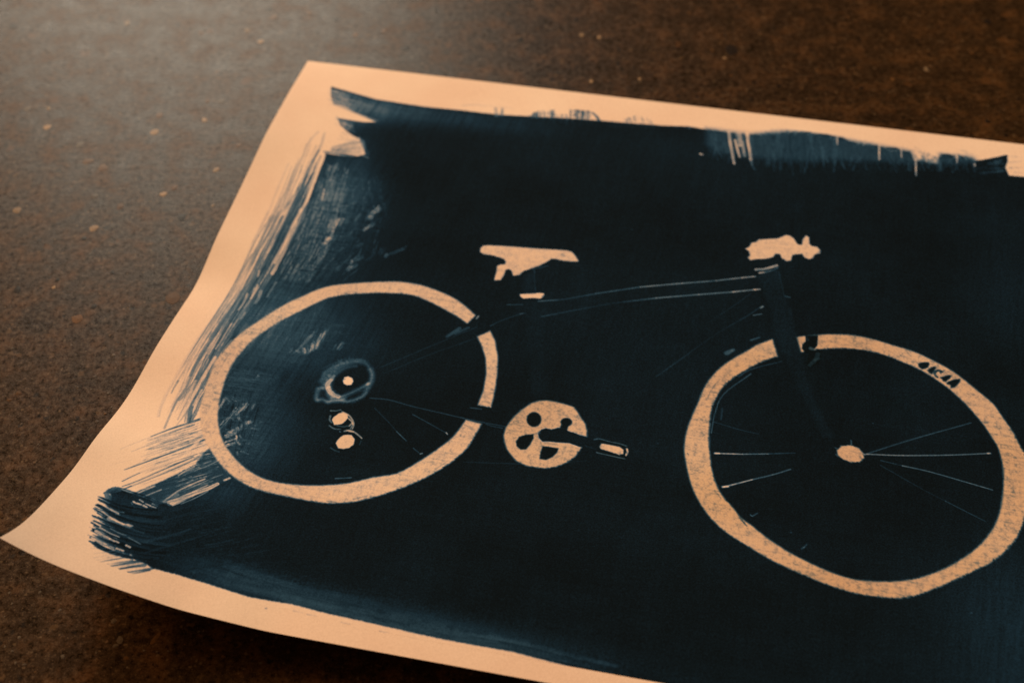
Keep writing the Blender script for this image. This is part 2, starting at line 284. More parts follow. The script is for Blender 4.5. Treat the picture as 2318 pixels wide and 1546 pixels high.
 ["B",[[451,1014],[461,1420],[460,1770],[444,2061]],[[674,1085],[736,1396],[739,1783],[659,2054]],40,0.81,0.6,0.5,41,0.06,0.2],
 ["B",[[440,996],[461,1420],[460,1770],[430,2099]],[[597,1020],[657,1414],[688,1794],[634,2059]],90,0.7,0.36,0.75,43,0.05,0.2],
 ["B",[[475,1017],[500,1411],[499,1761],[470,2056]],[[809,1054],[948,1351],[971,1735],[811,2024]],60,0.7,0.5,0.6,41,0.05,0.16],
 ["B",[[449,1056],[469,1537],[478,1912]],[[782,1060],[989,1501],[883,1901]],30,0.7,0.6,0.5,44,0.15,0.5],
 ["B",[[440,1025],[469,1537],[463,1951]],[[728,1072],[936,1512],[852,1980]],40,0.95,0.93,0.55,45,0.1,0.5],
 ["B",[[495,2051],[451,2242]],[[852,1980],[783,2280]],22,0.81,0.62,0.45,42,0.1,0.3],
 ["S",[[428,3182],[367,3243],[312,3297],[241,3388]],1.89,0.81,0.85,0.95,0.32],
 ["S",[[241,3388],[195,3453],[159,3504],[109,3573],[68,3632]],0.81,0.41,0.25,0.7,0.32],
 ["S",[[471,3254],[387,3327],[276,3430],[199,3526]],0.95,0.54,0.4,0.75,0.32],
 ["S",[[413,3236],[343,3301],[263,3394]],0.68,0.54,0.5,0.8,0.32],
 ["S",[[513,3316],[426,3417],[344,3514],[262,3606],[219,3655]],1.62,0.54,0.8,0.9,0.32],
 ["S",[[516,3287],[423,3376],[337,3455],[258,3545]],0.81,0.41,0.5,0.7,0.32],
 ["S",[[539,3343],[465,3439],[367,3570],[286,3663],[241,3732]],1.35,0.59,0.85,0.95,0.32],
 ["S",[[499,3462],[382,3607],[306,3707],[256,3765]],1.08,0.68,0.85,0.95,0.32],
 ["S",[[499,3387],[421,3485],[328,3599]],0.81,0.41,0.6,0.7,0.32],
 ["S",[[553,3404],[492,3505],[392,3629],[313,3724],[272,3776]],1.89,0.81,0.85,0.95,0.32],
 ["S",[[226,3577],[143,3649],[82,3703]],0.43,0.38,0.18,0.6,0.32],
 ["S",[[286,3555],[231,3641]],0.54,0.41,0.4,0.7,0.32],
 ["P",[[553,3356],[644,3454],[732,3548],[676,3627],[603,3705],[519,3807],[415,3803],[317,3794],[411,3674],[526,3514]],0.78,0.81,0.54,0],
 ["B",[[430,3206],[629,3475]],[[302,3318],[506,3579]],22,0.59,0.6,0.6,51,0.3,0.9],
 ["B",[[430,3188],[514,3305],[644,3454]],[[222,3410],[266,3562],[314,3779]],40,0.49,0.78,0.8,54,0.3,0.95],
 ["B",[[471,3229],[606,3416],[713,3541]],[[274,3420],[331,3605],[482,3801]],40,0.49,0.06,0.75,55,0.15,0.6],
 ["B",[[404,3214],[494,3346]],[[240,3396],[252,3584]],14,0.43,0.3,0.6,52,0.3,0.9],
 ["S",[[534,3355],[481,3420],[407,3520],[307,3642]],1.35,2.43,0.0,0.95,0.32],
 ["S",[[481,3332],[472,3381],[456,3428]],1.62,2.16,0.06,0.8,0.32],
 ["S",[[499,3539],[454,3595],[406,3663],[356,3718],[319,3764]],1.08,1.89,0.02,0.95,0.32],
 ["S",[[506,3480],[448,3552],[390,3623],[297,3740]],0.54,1.08,0.03,0.9,0.32],
 ["S",[[481,3574],[435,3634],[382,3700],[316,3782]],0.81,1.35,0.03,0.9,0.32],
 ["S",[[531,3525],[501,3567],[480,3606]],0.81,0.81,0.12,0.85,0.32],
 ["S",[[638,3439],[591,3500],[543,3554]],0.68,0.41,0.25,0.8,0.32],
 ["S",[[611,3591],[558,3651],[514,3712],[479,3793]],0.95,0.81,0.1,0.9,0.32],
 ["S",[[683,3603],[649,3648],[599,3697],[561,3744],[519,3792]],1.89,3.78,0.0,0.97,0.32],
 ["S",[[727,3549],[708,3570]],1.35,1.35,0.02,0.95,0.32],
 ["S",[[640,3625],[578,3701],[523,3762],[485,3797]],0.81,1.08,0.08,0.9,0.32],
 ["S",[[656,3664],[611,3727],[564,3780]],0.68,0.54,0.2,0.85,0.32],
 ["S",[[438,3722],[407,3758],[378,3794]],0.81,0.81,0.2,0.85,0.32],
 ["S",[[398,3710],[368,3746],[343,3781]],1.08,1.08,0.08,0.85,0.32],
 ["S",[[522,3731],[463,3808],[424,3797]],2.43,1.89,0.35,0.6,0.32],
 ["B",[[647,3583],[701,3601]],[[428,3779],[546,3792]],12,0.43,0.3,0.6,53,0.15,0.5],
 ["S",[[223,3816],[234,3791],[280,3789],[369,3794],[452,3809],[520,3810]],3.24,1.89,0.98,1,0.32],
 ["S",[[219,3817],[248,3792]],3.78,3.24,0.7,0.9,0.32],
 ["S",[[206,3837],[230,3860]],2.43,2.7,0.72,0.9,0.32],
 ["P",[[219,3817],[343,3843],[472,3935],[542,4152],[455,4171],[396,4167],[347,4134],[307,4084],[293,4015],[246,3932]],0.88,2.43,1.35,0],
 ["B",[[183,3854],[205,3918],[213,3974],[227,4039],[246,4094],[273,4152],[306,4180]],[[452,3837],[524,3901],[584,3970],[624,4035],[614,4108],[567,4160],[488,4174]],42,1.19,0.93,1.1,69,0.97,1.0],
 ["S",[[294,3989],[317,3992],[343,3996],[373,3999],[399,4001]],2.43,1.89,0.0,0.97,0.32],
 ["S",[[245,3959],[299,3980],[344,3993]],0.81,0.54,0.0,0.8,0.32],
 ["S",[[273,4088],[310,4099],[347,4106]],1.62,1.35,0.0,0.95,0.32],
 ["S",[[350,4108],[371,4111]],1.08,1.08,0.0,0.9,0.32],
 ["S",[[381,4110],[395,4113]],1.08,0.81,0.0,0.9,0.32],
 ["S",[[432,4115],[451,4119]],1.22,1.08,0.0,0.95,0.32],
 ["S",[[277,4133],[317,4142],[349,4146]],1.35,1.08,0.0,0.9,0.32],
 ["S",[[358,4148],[389,4152]],0.81,0.81,0.0,0.7,0.32],
 ["S",[[401,4150],[433,4151]],1.08,1.08,0.0,0.95,0.32],
 ["S",[[324,4045],[372,4056],[405,4057]],0.54,0.41,0.0,0.7,0.32],
 ["S",[[279,4059],[337,4074],[382,4079]],1.08,0.54,0.0,0.85,0.32],
 ["S",[[419,4066],[456,4075],[487,4083]],0.41,0.54,0.0,0.7,0.32],
 ["S",[[233,3918],[272,3931],[316,3941]],1.08,0.81,0.0,0.9,0.32],
 ["S",[[268,3923],[302,3931],[336,3926]],0.54,0.54,0.0,0.6,0.32],
 ["S",[[347,3842],[363,3848]],1.08,0.81,0.0,0.9,0.32],
 ["S",[[369,3846],[388,3848]],1.08,1.08,0.0,0.95,0.32],
 ["S",[[402,3849],[420,3855]],1.35,1.08,0.0,0.95,0.32],
 ["S",[[369,3820],[390,3828]],0.81,0.81,0.0,0.8,0.32],
 ["S",[[406,3835],[431,3839]],0.81,0.81,0.0,0.75,0.32],
 ["S",[[432,3841],[462,3843]],0.81,0.68,0.0,0.8,0.32],
 ["S",[[436,3824],[463,3830]],0.81,0.54,0.0,0.6,0.32],
 ["S",[[381,3990],[408,3991]],0.81,0.81,0.0,0.8,0.32],
 ["S",[[350,3860],[340,3851]],0.54,0.54,0.0,0.4,0.32],
 ["B",[[207,3924],[246,4062],[289,4153]],[[385,3938],[463,4066],[446,4151]],5,0.41,0.05,0.8,70,0.15,0.5],
 ["S",[[377,4004],[429,4013],[473,4014]],1.62,1.08,0.7,0.6,0.32],
 ["S",[[451,4191],[396,4235],[360,4273]],0.81,0.27,0.75,0.95,0.32],
 ["S",[[494,4189],[446,4226],[401,4261]],0.81,0.27,0.7,0.95,0.32],
 ["S",[[529,4181],[484,4214],[451,4239],[390,4289]],2.43,0.41,0.92,0.95,0.32],
 ["S",[[553,4197],[510,4224],[476,4251],[418,4296]],2.16,0.41,0.92,0.95,0.32],
 ["S",[[598,4199],[553,4229],[514,4257],[460,4298],[420,4323]],1.35,0.32,0.9,0.95,0.32],
 ["S",[[589,4214],[542,4251],[502,4278]],0.81,0.27,0.85,0.95,0.32],
 ["S",[[410,4179],[371,4217],[337,4247]],0.43,0.27,0.5,0.95,0.32],
 ["S",[[433,4184],[385,4225],[336,4274]],0.43,0.27,0.5,0.95,0.32],
 ["S",[[358,4167],[330,4187],[299,4196]],0.43,0.27,0.55,0.95,0.32],
 ["S",[[393,4169],[363,4196],[328,4219]],0.41,0.27,0.45,0.95,0.32],
 ["S",[[390,4289],[367,4308]],0.35,0.27,0.3,0.95,0.32],
 ["S",[[418,4296],[378,4324]],0.35,0.27,0.35,0.95,0.32],
 ["S",[[255,3980],[233,4010],[225,4040]],0.41,0.27,0.3,0.95,0.32],
 ["S",[[215,3913],[193,3931]],0.41,0.27,0.3,0.95,0.32],
 ["B",[[403,4164],[604,4197]],[[347,4210],[478,4292]],16,0.38,0.6,0.6,61,0.3,1],
 ["B",[[361,3884],[464,4119]],[[663,3625],[922,3824]],22,0.81,0.84,0.35,62,0.3,0.8],
 ["B",[[679,4010],[960,4172]],[[922,3824],[1455,4082]],22,0.81,0.85,0.4,63,0.3,0.8],
 ["S",[[495,4065],[585,3994],[666,3921]],1.89,1.08,0.76,0.6,0.32],
 ["S",[[530,4122],[673,3995],[773,3908]],1.08,0.81,0.8,0.5,0.32],
 ["S",[[755,4146],[920,4063],[1069,3983]],0.81,2.16,0.97,0.4,0.32],
 ["B",[[1061,4210],[2432,4248]],[[1128,4154],[2839,4246]],30,1.08,0.85,0.4,64,0.1,0.3],
 ["S",[[1298,4245],[1344,4246]],0.49,0.27,0.55,0.8,0.32],
 ["S",[[1367,4251],[1412,4249]],0.49,0.27,0.55,0.8,0.32],
 ["S",[[1536,4260],[1579,4261]],0.49,0.27,0.55,0.8,0.32],
 ["S",[[1726,4269],[1769,4270]],0.49,0.27,0.55,0.8,0.32],
 ["S",[[1876,4275],[1919,4278]],0.49,0.27,0.55,0.8,0.32],
 ["S",[[1167,4260],[1171,4260]],0.81,0.81,0.6,0.8,0.32],
 ["B",[[470,3004],[531,3195],[624,3342]],[[595,2936],[765,3132],[777,3366]],26,0.95,0.45,0.7,71,0.1,0.35],
 ["B",[[481,2932],[584,2904],[698,2944]],[[591,3317],[691,3390],[755,3371]],22,0.59,0.95,0.75,72,0.2,0.8],
 ["S",[[576,3082],[566,3158],[555,3226]],1.19,0.97,0.32,0.45,0.95],
 ["B",[[588,3050],[576,3043]],[[557,3266],[545,3259]],2,0.59,0.2,0.85,245,0.45,0.84],
 ["S",[[611,3035],[594,3102]],1.49,1.22,0.32,0.45,0.95],
 ["B",[[623,3024],[608,3013]],[[597,3123],[582,3113]],2,0.59,0.2,0.85,246,0.45,0.84],
 ["S",[[605,3272],[639,3234]],2.08,1.7,0.15,0.45,0.95],
 ["B",[[588,3270],[604,3292]],[[639,3214],[655,3236]],3,0.59,0.03,0.85,247,0.45,0.84],
 ["S",[[599,3245],[623,3211]],1.19,0.97,0.32,0.45,0.95],
 ["B",[[588,3248],[598,3260]],[[624,3197],[634,3209]],2,0.59,0.2,0.85,248,0.45,0.84],
 ["S",[[668,3150],[687,3135]],2.38,1.94,0.16,0.45,0.95],
 ["B",[[655,3141],[672,3168]],[[684,3118],[700,3145]],3,0.59,0.04,0.85,249,0.45,0.84],
 ["S",[[629,3334],[662,3307]],1.19,0.97,0.18,0.45,0.95],
 ["B",[[616,3334],[624,3347]],[[666,3294],[674,3307]],2,0.59,0.06,0.85,250,0.45,0.84],
 ["S",[[615,3310],[654,3275]],0.89,0.73,0.27,0.45,0.95],
 ["B",[[602,3314],[608,3324]],[[661,3261],[667,3271]],2,0.59,0.15,0.85,251,0.45,0.84],
 ["S",[[493,3004],[491,3046],[490,3088]],1.49,1.22,0.24,0.45,0.95],
 ["B",[[501,2987],[486,2980]],[[497,3112],[481,3106]],2,0.59,0.12,0.85,252,0.45,0.84],
 ["S",[[622,3011],[616,3061]],1.78,1.46,0.47,0.45,0.95],
 ["B",[[633,3004],[615,2994]],[[623,3079],[605,3069]],3,0.59,0.35,0.85,253,0.45,0.84],
 ["S",[[661,3008],[659,3043]],1.49,1.22,0.52,0.45,0.95],
 ["B",[[669,3003],[654,2996]],[[666,3055],[650,3049]],2,0.59,0.4,0.85,254,0.45,0.84],
 ["S",[[568,3133],[592,3143]],1.19,0.97,0.47,0.45,0.95],
 ["B",[[563,3123],[562,3137]],[[598,3139],[598,3153]],2,0.59,0.35,0.85,255,0.45,0.84],
 ["S",[[613,3121],[630,3140]],1.19,0.97,0.42,0.45,0.95],
 ["B",[[612,3111],[605,3121]],[[638,3140],[631,3150]],2,0.59,0.3,0.85,256,0.45,0.84],
 ["S",[[651,3169],[658,3201]],1.19,0.97,0.47,0.45,0.95],
 ["B",[[655,3161],[643,3161]],[[666,3210],[654,3209]],2,0.59,0.35,0.85,257,0.45,0.84],
 ["S",[[633,3194],[649,3218]],1.19,0.97,0.42,0.45,0.95],
 ["B",[[633,3185],[625,3193]],[[657,3219],[649,3227]],2,0.59,0.3,0.85,258,0.45,0.84],
 ["S",[[707,3175],[751,3176]],1.19,0.97,0.62,0.45,0.95],
 ["B",[[694,3167],[697,3182]],[[761,3169],[764,3185]],2,0.59,0.5,0.85,259,0.45,0.84],
 ["S",[[653,3258],[662,3290]],1.19,0.97,0.27,0.45,0.95],
 ["B",[[656,3249],[645,3251]],[[670,3297],[659,3298]],2,0.59,0.15,0.85,260,0.45,0.84],
 ["S",[[667,3244],[681,3264]],0.89,0.73,0.52,0.45,0.95],
 ["B",[[666,3236],[660,3242]],[[688,3265],[682,3272]],2,0.59,0.4,0.85,261,0.45,0.84],
 ["S",[[673,3293],[689,3309]],0.89,0.73,0.42,0.45,0.95],
 ["B",[[671,3285],[667,3293]],[[695,3309],[691,3317]],2,0.59,0.3,0.85,262,0.45,0.84],
 ["S",[[697,3368],[708,3385]],0.89,0.73,0.47,0.45,0.95],
 ["B",[[697,3361],[691,3367]],[[714,3386],[708,3392]],2,0.59,0.35,0.85,263,0.45,0.84],
 ["S",[[542,3192],[548,3155]],1.19,0.97,0.42,0.45,0.95],
 ["B",[[535,3197],[547,3204]],[[543,3143],[555,3150]],2,0.59,0.3,0.85,264,0.45,0.84],
 ["S",[[497,2996],[527,3023]],2.38,1.94,0.67,0.45,0.95],
 ["B",[[495,2978],[485,3001]],[[539,3018],[529,3041]],3,0.59,0.55,0.85,265,0.45,0.84],
 ["S",[[524,2989],[570,3005]],1.78,1.46,0.72,0.45,0.95],
 ["B",[[513,2974],[513,2996]],[[581,2997],[581,3020]],3,0.59,0.6,0.85,266,0.45,0.84],
 ["S",[[859,2360],[854,2422],[849,2503]],1.49,1.22,0.37,0.45,0.95],
 ["B",[[869,2328],[853,2322]],[[854,2541],[839,2535]],2,0.59,0.25,0.85,267,0.45,0.84],
 ["S",[[841,2397],[834,2456]],1.19,0.97,0.47,0.45,0.95],
 ["B",[[849,2385],[837,2379]],[[838,2474],[826,2467]],2,0.59,0.35,0.85,268,0.45,0.84],
 ["S",[[796,2396],[774,2462],[756,2521],[740,2572]],1.19,0.97,0.42,0.45,0.95],
 ["B",[[817,2357],[805,2347]],[[732,2620],[720,2611]],2,0.59,0.3,0.85,269,0.45,0.84],
 ["S",[[779,2432],[769,2481]],2.67,2.19,0.62,0.45,0.95],
 ["B",[[796,2428],[768,2411]],[[781,2502],[753,2485]],3,0.59,0.5,0.85,270,0.45,0.84],
 ["S",[[813,2489],[821,2545]],1.19,0.97,0.32,0.45,0.95],
 ["B",[[818,2476],[805,2475]],[[829,2559],[817,2558]],2,0.59,0.2,0.85,271,0.45,0.84],
 ["S",[[826,2472],[836,2534]],1.19,0.97,0.22,0.45,0.95],
 ["B",[[830,2457],[817,2456]],[[844,2550],[832,2549]],2,0.59,0.1,0.85,272,0.45,0.84],
 ["S",[[841,2454],[848,2517]],1.19,0.97,0.24,0.45,0.95],
 ["B",[[846,2439],[833,2437]],[[856,2534],[844,2532]],2,0.59,0.12,0.85,273,0.45,0.84],
 ["S",[[794,2508],[816,2560]],1.19,0.97,0.47,0.45,0.95],
 ["B",[[793,2493],[783,2497]],[[827,2571],[816,2576]],2,0.59,0.35,0.85,274,0.45,0.84],
 ["S",[[774,2527],[792,2566]],1.49,1.22,0.52,0.45,0.95],
 ["B",[[776,2514],[763,2521]],[[803,2572],[790,2579]],2,0.59,0.4,0.85,275,0.45,0.84],
 ["S",[[786,2532],[803,2567]],0.89,0.73,0.27,0.45,0.95],
 ["B",[[785,2521],[778,2525]],[[811,2574],[803,2578]],2,0.59,0.15,0.85,276,0.45,0.84],
 ["S",[[748,2559],[778,2570]],1.19,0.97,0.5700000000000001,0.45,0.95],
 ["B",[[741,2548],[741,2564]],[[785,2564],[785,2580]],2,0.59,0.45,0.85,277,0.45,0.84],
 ["S",[[980,2441],[969,2490]],1.78,1.46,0.5700000000000001,0.45,0.95],
 ["B",[[992,2435],[974,2423]],[[975,2508],[957,2496]],3,0.59,0.45,0.85,278,0.45,0.84],
 ["S",[[946,2467],[942,2503]],1.49,1.22,0.72,0.45,0.95],
 ["B",[[955,2461],[939,2454]],[[949,2516],[933,2508]],2,0.59,0.6,0.85,279,0.45,0.84],
 ["S",[[606,2783],[607,2815]],1.19,0.97,0.5700000000000001,0.45,0.95],
 ["B",[[612,2777],[599,2773]],[[613,2824],[601,2821]],2,0.59,0.45,0.85,280,0.45,0.84],
 ["S",[[683,2455],[672,2502]],1.49,1.22,0.77,0.45,0.95],
 ["B",[[693,2449],[678,2438]],[[677,2518],[662,2508]],2,0.59,0.65,0.85,281,0.45,0.84],
 ["S",[[632,2460],[612,2524]],1.19,0.97,0.82,0.45,0.95],
 ["B",[[643,2449],[631,2440]],[[614,2545],[602,2535]],2,0.59,0.7,0.85,282,0.45,0.84],
 ["S",[[713,2586],[719,2548]],1.19,0.97,0.62,0.45,0.95],
 ["B",[[706,2592],[718,2598]],[[714,2535],[726,2542]],2,0.59,0.5,0.85,283,0.45,0.84],
 ["B",[[372,2604],[423,2878],[458,2972]],[[584,2472],[688,2772],[675,2880]],22,0.95,0.74,0.5,73,0.15,0.6],
 ["B",[[586,2323],[619,2574]],[[992,2272],[1027,2477]],22,0.95,0.76,0.5,74,0.1,0.3],
 ["B",[[441,2510],[574,2289],[852,2159]],[[432,2698],[584,2620],[821,2559]],30,0.7,0.6,0.6,75,0.2,0.7],
 ["B",[[399,2780],[471,3020]],[[711,2766],[737,2985]],24,0.65,0.64,0.6,76,0.2,0.7],
 ["P",[[1664,2085],[1638,2063],[1600,2033],[1561,2005],[1524,1984],[1486,1966],[1445,1951],[1399,1936],[1351,1923],[1303,1913],[1258,1909],[1213,1908],[1169,1911],[1127,1917],[1086,1926],[1043,1936],[995,1949],[946,1963],[901,1977],[863,1989],[829,2000],[797,2013],[768,2027],[741,2043],[716,2061],[691,2083],[666,2108],[642,2133],[618,2156],[594,2180],[571,2206],[549,2235],[527,2266],[507,2299],[487,2332],[467,2366],[449,2400],[429,2436],[410,2473],[395,2509],[383,2544],[374,2578],[367,2610],[361,2639],[357,2666],[353,2694],[350,2724],[348,2756],[347,2786],[348,2815],[350,2843],[353,2872],[356,2903],[361,2935],[366,2967],[371,2998],[377,3029],[384,3060],[392,3091],[402,3122],[412,3151],[422,3178],[433,3202],[447,3229],[465,3260],[485,3292],[507,3324],[531,3354],[557,3383],[585,3412],[614,3440],[644,3467],[674,3491],[703,3511],[732,3529],[762,3545],[793,3559],[825,3571],[858,3580],[892,3586],[927,3590],[962,3592],[995,3594],[1028,3594],[1062,3594],[1097,3595],[1134,3595],[1169,3595],[1200,3594],[1228,3592],[1257,3588],[1288,3582],[1319,3574],[1349,3565],[1378,3554],[1406,3540],[1435,3524],[1466,3506],[1498,3484],[1531,3460],[1567,3432],[1604,3402],[1638,3370],[1670,3338],[1701,3305],[1728,3272],[1753,3241],[1775,3211],[1796,3178],[1817,3140],[1836,3101],[1851,3062],[1861,3023],[1867,2985],[1872,2952],[1877,2922],[1881,2896],[1884,2878],[1796,2867],[1787,2902],[1775,2953],[1760,3000],[1743,3037],[1723,3071],[1702,3106],[1679,3142],[1655,3178],[1629,3214],[1602,3251],[1573,3288],[1541,3319],[1506,3340],[1468,3355],[1431,3371],[1395,3392],[1360,3414],[1324,3434],[1288,3449],[1250,3463],[1213,3475],[1174,3486],[1135,3495],[1097,3503],[1058,3509],[1020,3513],[984,3515],[954,3515],[926,3513],[899,3508],[869,3501],[840,3491],[813,3480],[787,3467],[762,3453],[738,3437],[713,3418],[688,3397],[664,3376],[641,3355],[620,3333],[600,3309],[580,3283],[562,3255],[546,3226],[530,3197],[517,3168],[504,3138],[494,3108],[485,3078],[477,3047],[469,3013],[461,2978],[455,2942],[450,2907],[445,2870],[442,2835],[440,2800],[440,2766],[441,2734],[443,2704],[448,2676],[454,2645],[461,2611],[469,2574],[480,2539],[492,2508],[506,2479],[522,2449],[540,2415],[560,2381],[581,2348],[602,2320],[624,2294],[648,2267],[675,2236],[703,2202],[731,2173],[757,2147],[781,2125],[806,2107],[833,2092],[860,2080],[890,2069],[922,2058],[957,2048],[995,2038],[1038,2027],[1085,2017],[1130,2009],[1171,2003],[1212,1999],[1250,1998],[1284,2002],[1315,2009],[1350,2020],[1391,2035],[1435,2054],[1475,2072],[1506,2086],[1533,2098],[1559,2111],[1588,2127],[1615,2144],[1634,2155]],0.04,0.97,0.24,0.28],
 ["P",[[1906,2748],[1899,2622],[1881,2481],[1857,2364],[1816,2252],[1774,2187],[1711,2242],[1750,2301],[1793,2389],[1824,2504],[1837,2635],[1832,2745]],0.05,0.92,0.24,0.3],
 ["T",[355,2897],6.5,20.4,0.07],
 ["T",[391,2371],15.0,13.6,0.06],
 ["P",[[3343,1947],[3324,1960],[3296,1979],[3270,1999],[3250,2019],[3231,2040],[3210,2063],[3184,2089],[3157,2117],[3130,2146],[3106,2176],[3084,2207],[3064,2240],[3046,2276],[3030,2314],[3017,2353],[3007,2393],[3000,2434],[2994,2475],[2986,2517],[2978,2559],[2971,2598],[2965,2635],[2960,2669],[2957,2704],[2956,2743],[2957,2783],[2959,2821],[2964,2854],[2970,2885],[2979,2918],[2989,2958],[3001,2999],[3014,3039],[3027,3075],[3041,3109],[3057,3142],[3074,3173],[3093,3204],[3113,3233],[3134,3261],[3157,3288],[3181,3312],[3205,3333],[3230,3352],[3256,3369],[3282,3385],[3309,3400],[3339,3416],[3370,3434],[3404,3453],[3440,3471],[3478,3489],[3519,3505],[3559,3521],[3597,3534],[3636,3546],[3675,3558],[3713,3569],[3751,3580],[3789,3588],[3826,3594],[3864,3598],[3901,3600],[3939,3600],[3977,3598],[4012,3594],[4045,3590],[4075,3584],[4105,3574],[4135,3559],[4165,3539],[4197,3518],[4231,3493],[4266,3467],[4300,3440],[4331,3415],[4362,3390],[4394,3364],[4430,3334],[4466,3303],[4500,3271],[4529,3238],[4556,3205],[4580,3171],[4601,3137],[4620,3103],[4637,3067],[4651,3030],[4663,2991],[4673,2954],[4681,2920],[4687,2889],[4692,2856],[4697,2820],[4702,2782],[4705,2745],[4708,2707],[4709,2669],[4709,2634],[4708,2604],[4706,2577],[4704,2553],[4701,2530],[4697,2510],[4693,2493],[4689,2483],[4684,2476],[4677,2462],[4666,2432],[4653,2394],[4639,2358],[4623,2328],[4606,2300],[4589,2271],[4573,2241],[4556,2211],[4538,2183],[4518,2162],[4497,2143],[4476,2125],[4456,2106],[4435,2086],[4413,2066],[4387,2043],[4358,2018],[4327,1995],[4293,1974],[4256,1954],[4219,1935],[4183,1918],[4146,1902],[4110,1889],[4073,1880],[4037,1873],[4000,1865],[3963,1857],[3926,1848],[3889,1841],[3853,1836],[3816,1833],[3779,1832],[3741,1835],[3704,1840],[3669,1846],[3638,1853],[3609,1862],[3582,1870],[3554,1878],[3528,1886],[3506,1893],[3489,1899],[3476,1904],[3468,1907],[3504,2014],[3525,2004],[3555,1989],[3589,1975],[3627,1964],[3668,1953],[3708,1944],[3745,1938],[3781,1933],[3817,1931],[3854,1931],[3890,1934],[3927,1940],[3963,1948],[4000,1958],[4036,1971],[4074,1985],[4112,2000],[4146,2016],[4172,2029],[4196,2043],[4221,2059],[4252,2082],[4286,2107],[4318,2134],[4347,2163],[4376,2193],[4403,2224],[4428,2256],[4453,2289],[4475,2321],[4494,2351],[4510,2380],[4526,2409],[4540,2438],[4554,2467],[4565,2498],[4572,2533],[4578,2569],[4582,2606],[4584,2641],[4585,2676],[4583,2716],[4580,2765],[4575,2818],[4568,2869],[4560,2914],[4551,2955],[4539,2996],[4524,3036],[4506,3075],[4487,3113],[4466,3149],[4443,3184],[4417,3219],[4387,3255],[4353,3291],[4320,3323],[4289,3352],[4257,3377],[4226,3400],[4194,3422],[4163,3442],[4132,3458],[4101,3471],[4070,3482],[4039,3491],[4008,3499],[3977,3506],[3945,3511],[3912,3515],[3878,3517],[3842,3515],[3805,3510],[3767,3501],[3728,3490],[3689,3477],[3649,3462],[3611,3446],[3576,3431],[3543,3414],[3512,3398],[3483,3380],[3456,3362],[3430,3344],[3404,3325],[3380,3306],[3357,3287],[3334,3271],[3313,3257],[3293,3241],[3277,3222],[3263,3203],[3248,3183],[3231,3164],[3213,3146],[3197,3125],[3181,3103],[3167,3079],[3153,3051],[3140,3018],[3128,2982],[3117,2946],[3108,2910],[3101,2873],[3094,2836],[3087,2799],[3081,2761],[3076,2723],[3072,2685],[3070,2647],[3068,2608],[3068,2567],[3068,2527],[3071,2489],[3076,2456],[3084,2425],[3093,2396],[3102,2369],[3114,2342],[3127,2316],[3145,2290],[3164,2263],[3184,2239],[3204,2217],[3224,2196],[3244,2176],[3263,2157],[3283,2138],[3304,2120],[3332,2100],[3361,2081],[3382,2068]],0.04,0.92,0.3,0.34],
 ["S",[[1295,3573],[1250,3577]],0.97,0.65,0.8,0.55,0.59],
 ["S",[[1377,3537],[1435,3500]],0.97,0.65,0.7,0.55,0.59],
 ["S",[[1726,3249],[1769,3188]],0.97,0.65,0.6,0.55,0.59],
 ["S",[[1840,2916],[1799,2905]],1.3,0.86,0.6,0.55,0.59],
 ["S",[[3036,2456],[3054,2371],[3089,2293]],0.65,0.43,0.85,0.55,0.59],
 ["S",[[3078,2724],[3088,2786]],1.3,0.86,0.6,0.55,0.59],
 ["S",[[3074,2627],[3074,2708]],0.97,0.65,0.5,0.55,0.59],
 ["S",[[3148,3088],[3184,3135]],0.97,0.65,0.6,0.55,0.59],
 ["S",[[2965,2812],[2984,2815]],0.97,0.65,0.6,0.55,0.59],
 ["S",[[3000,2438],[3018,2431]],0.97,0.65,0.6,0.55,0.59],
 ["S",[[4489,2326],[4512,2325]],1.3,0.86,0.7,0.55,0.59],
 ["S",[[4587,2626],[4582,2688]],1.3,0.86,0.6,0.55,0.59],
 ["S",[[4576,2810],[4564,2902]],1.3,0.86,0.5,0.55,0.59],
 ["S",[[3225,1977],[3272,1947]],0.97,0.65,0.3,0.55,0.59],
 ["S",[[3678,1869],[3701,1918]],2.59,1.73,0.25,0.55,0.59],
 ["S",[[4049,1937],[4064,1941]],1.3,0.86,0.5,0.55,0.59],
 ["S",[[3103,2100],[3137,2067]],2.92,1.94,0.25,0.55,0.59],
 ["S",[[3110,2263],[3134,2219]],2.27,1.51,0.35,0.55,0.59],
 ["S",[[4553,2344],[4562,2352]],1.62,1.08,0.4,0.55,0.59],
 ["S",[[3036,2956],[3067,2931]],1.62,1.08,0.2,0.55,0.59],
 ["S",[[4666,2493],[4693,2500]],0.81,0.81,0.0,0.9,0.32],
 ["S",[[2981,2860],[2986,2866]],0.81,0.81,0.6,0.8,0.32],
 ["P",[[4143,1978],[4155,1966],[4178,1956],[4198,1954],[4203,1967],[4196,1992],[4179,2007],[4162,2012],[4148,2001]],0.95,0.65,0.14,0],
 ["P",[[4191,2016],[4202,2000],[4213,1986],[4236,1978],[4239,1991],[4231,2008],[4225,2025],[4217,2038],[4203,2030]],0.93,0.65,0.14,0],
 ["S",[[4269,2011],[4254,2004],[4238,2015],[4233,2031],[4237,2046],[4247,2054]],1.62,1.35,0.93,1,0.22],
 ["S",[[4260,2015],[4264,2022]],1.08,1.08,0.85,0.9,0.32],
 ["S",[[4275,2006],[4286,1994]],0.81,0.54,0.7,0.8,0.32],
 ["P",[[4259,2057],[4276,2044],[4302,2030],[4322,2026],[4314,2049],[4303,2062],[4292,2078],[4278,2079],[4270,2063]],0.95,0.65,0.14,0],
 ["P",[[4296,2083],[4314,2068],[4334,2053],[4368,2042],[4367,2064],[4354,2089],[4340,2109],[4320,2119],[4315,2097],[4300,2096]],0.95,0.65,0.14,0],
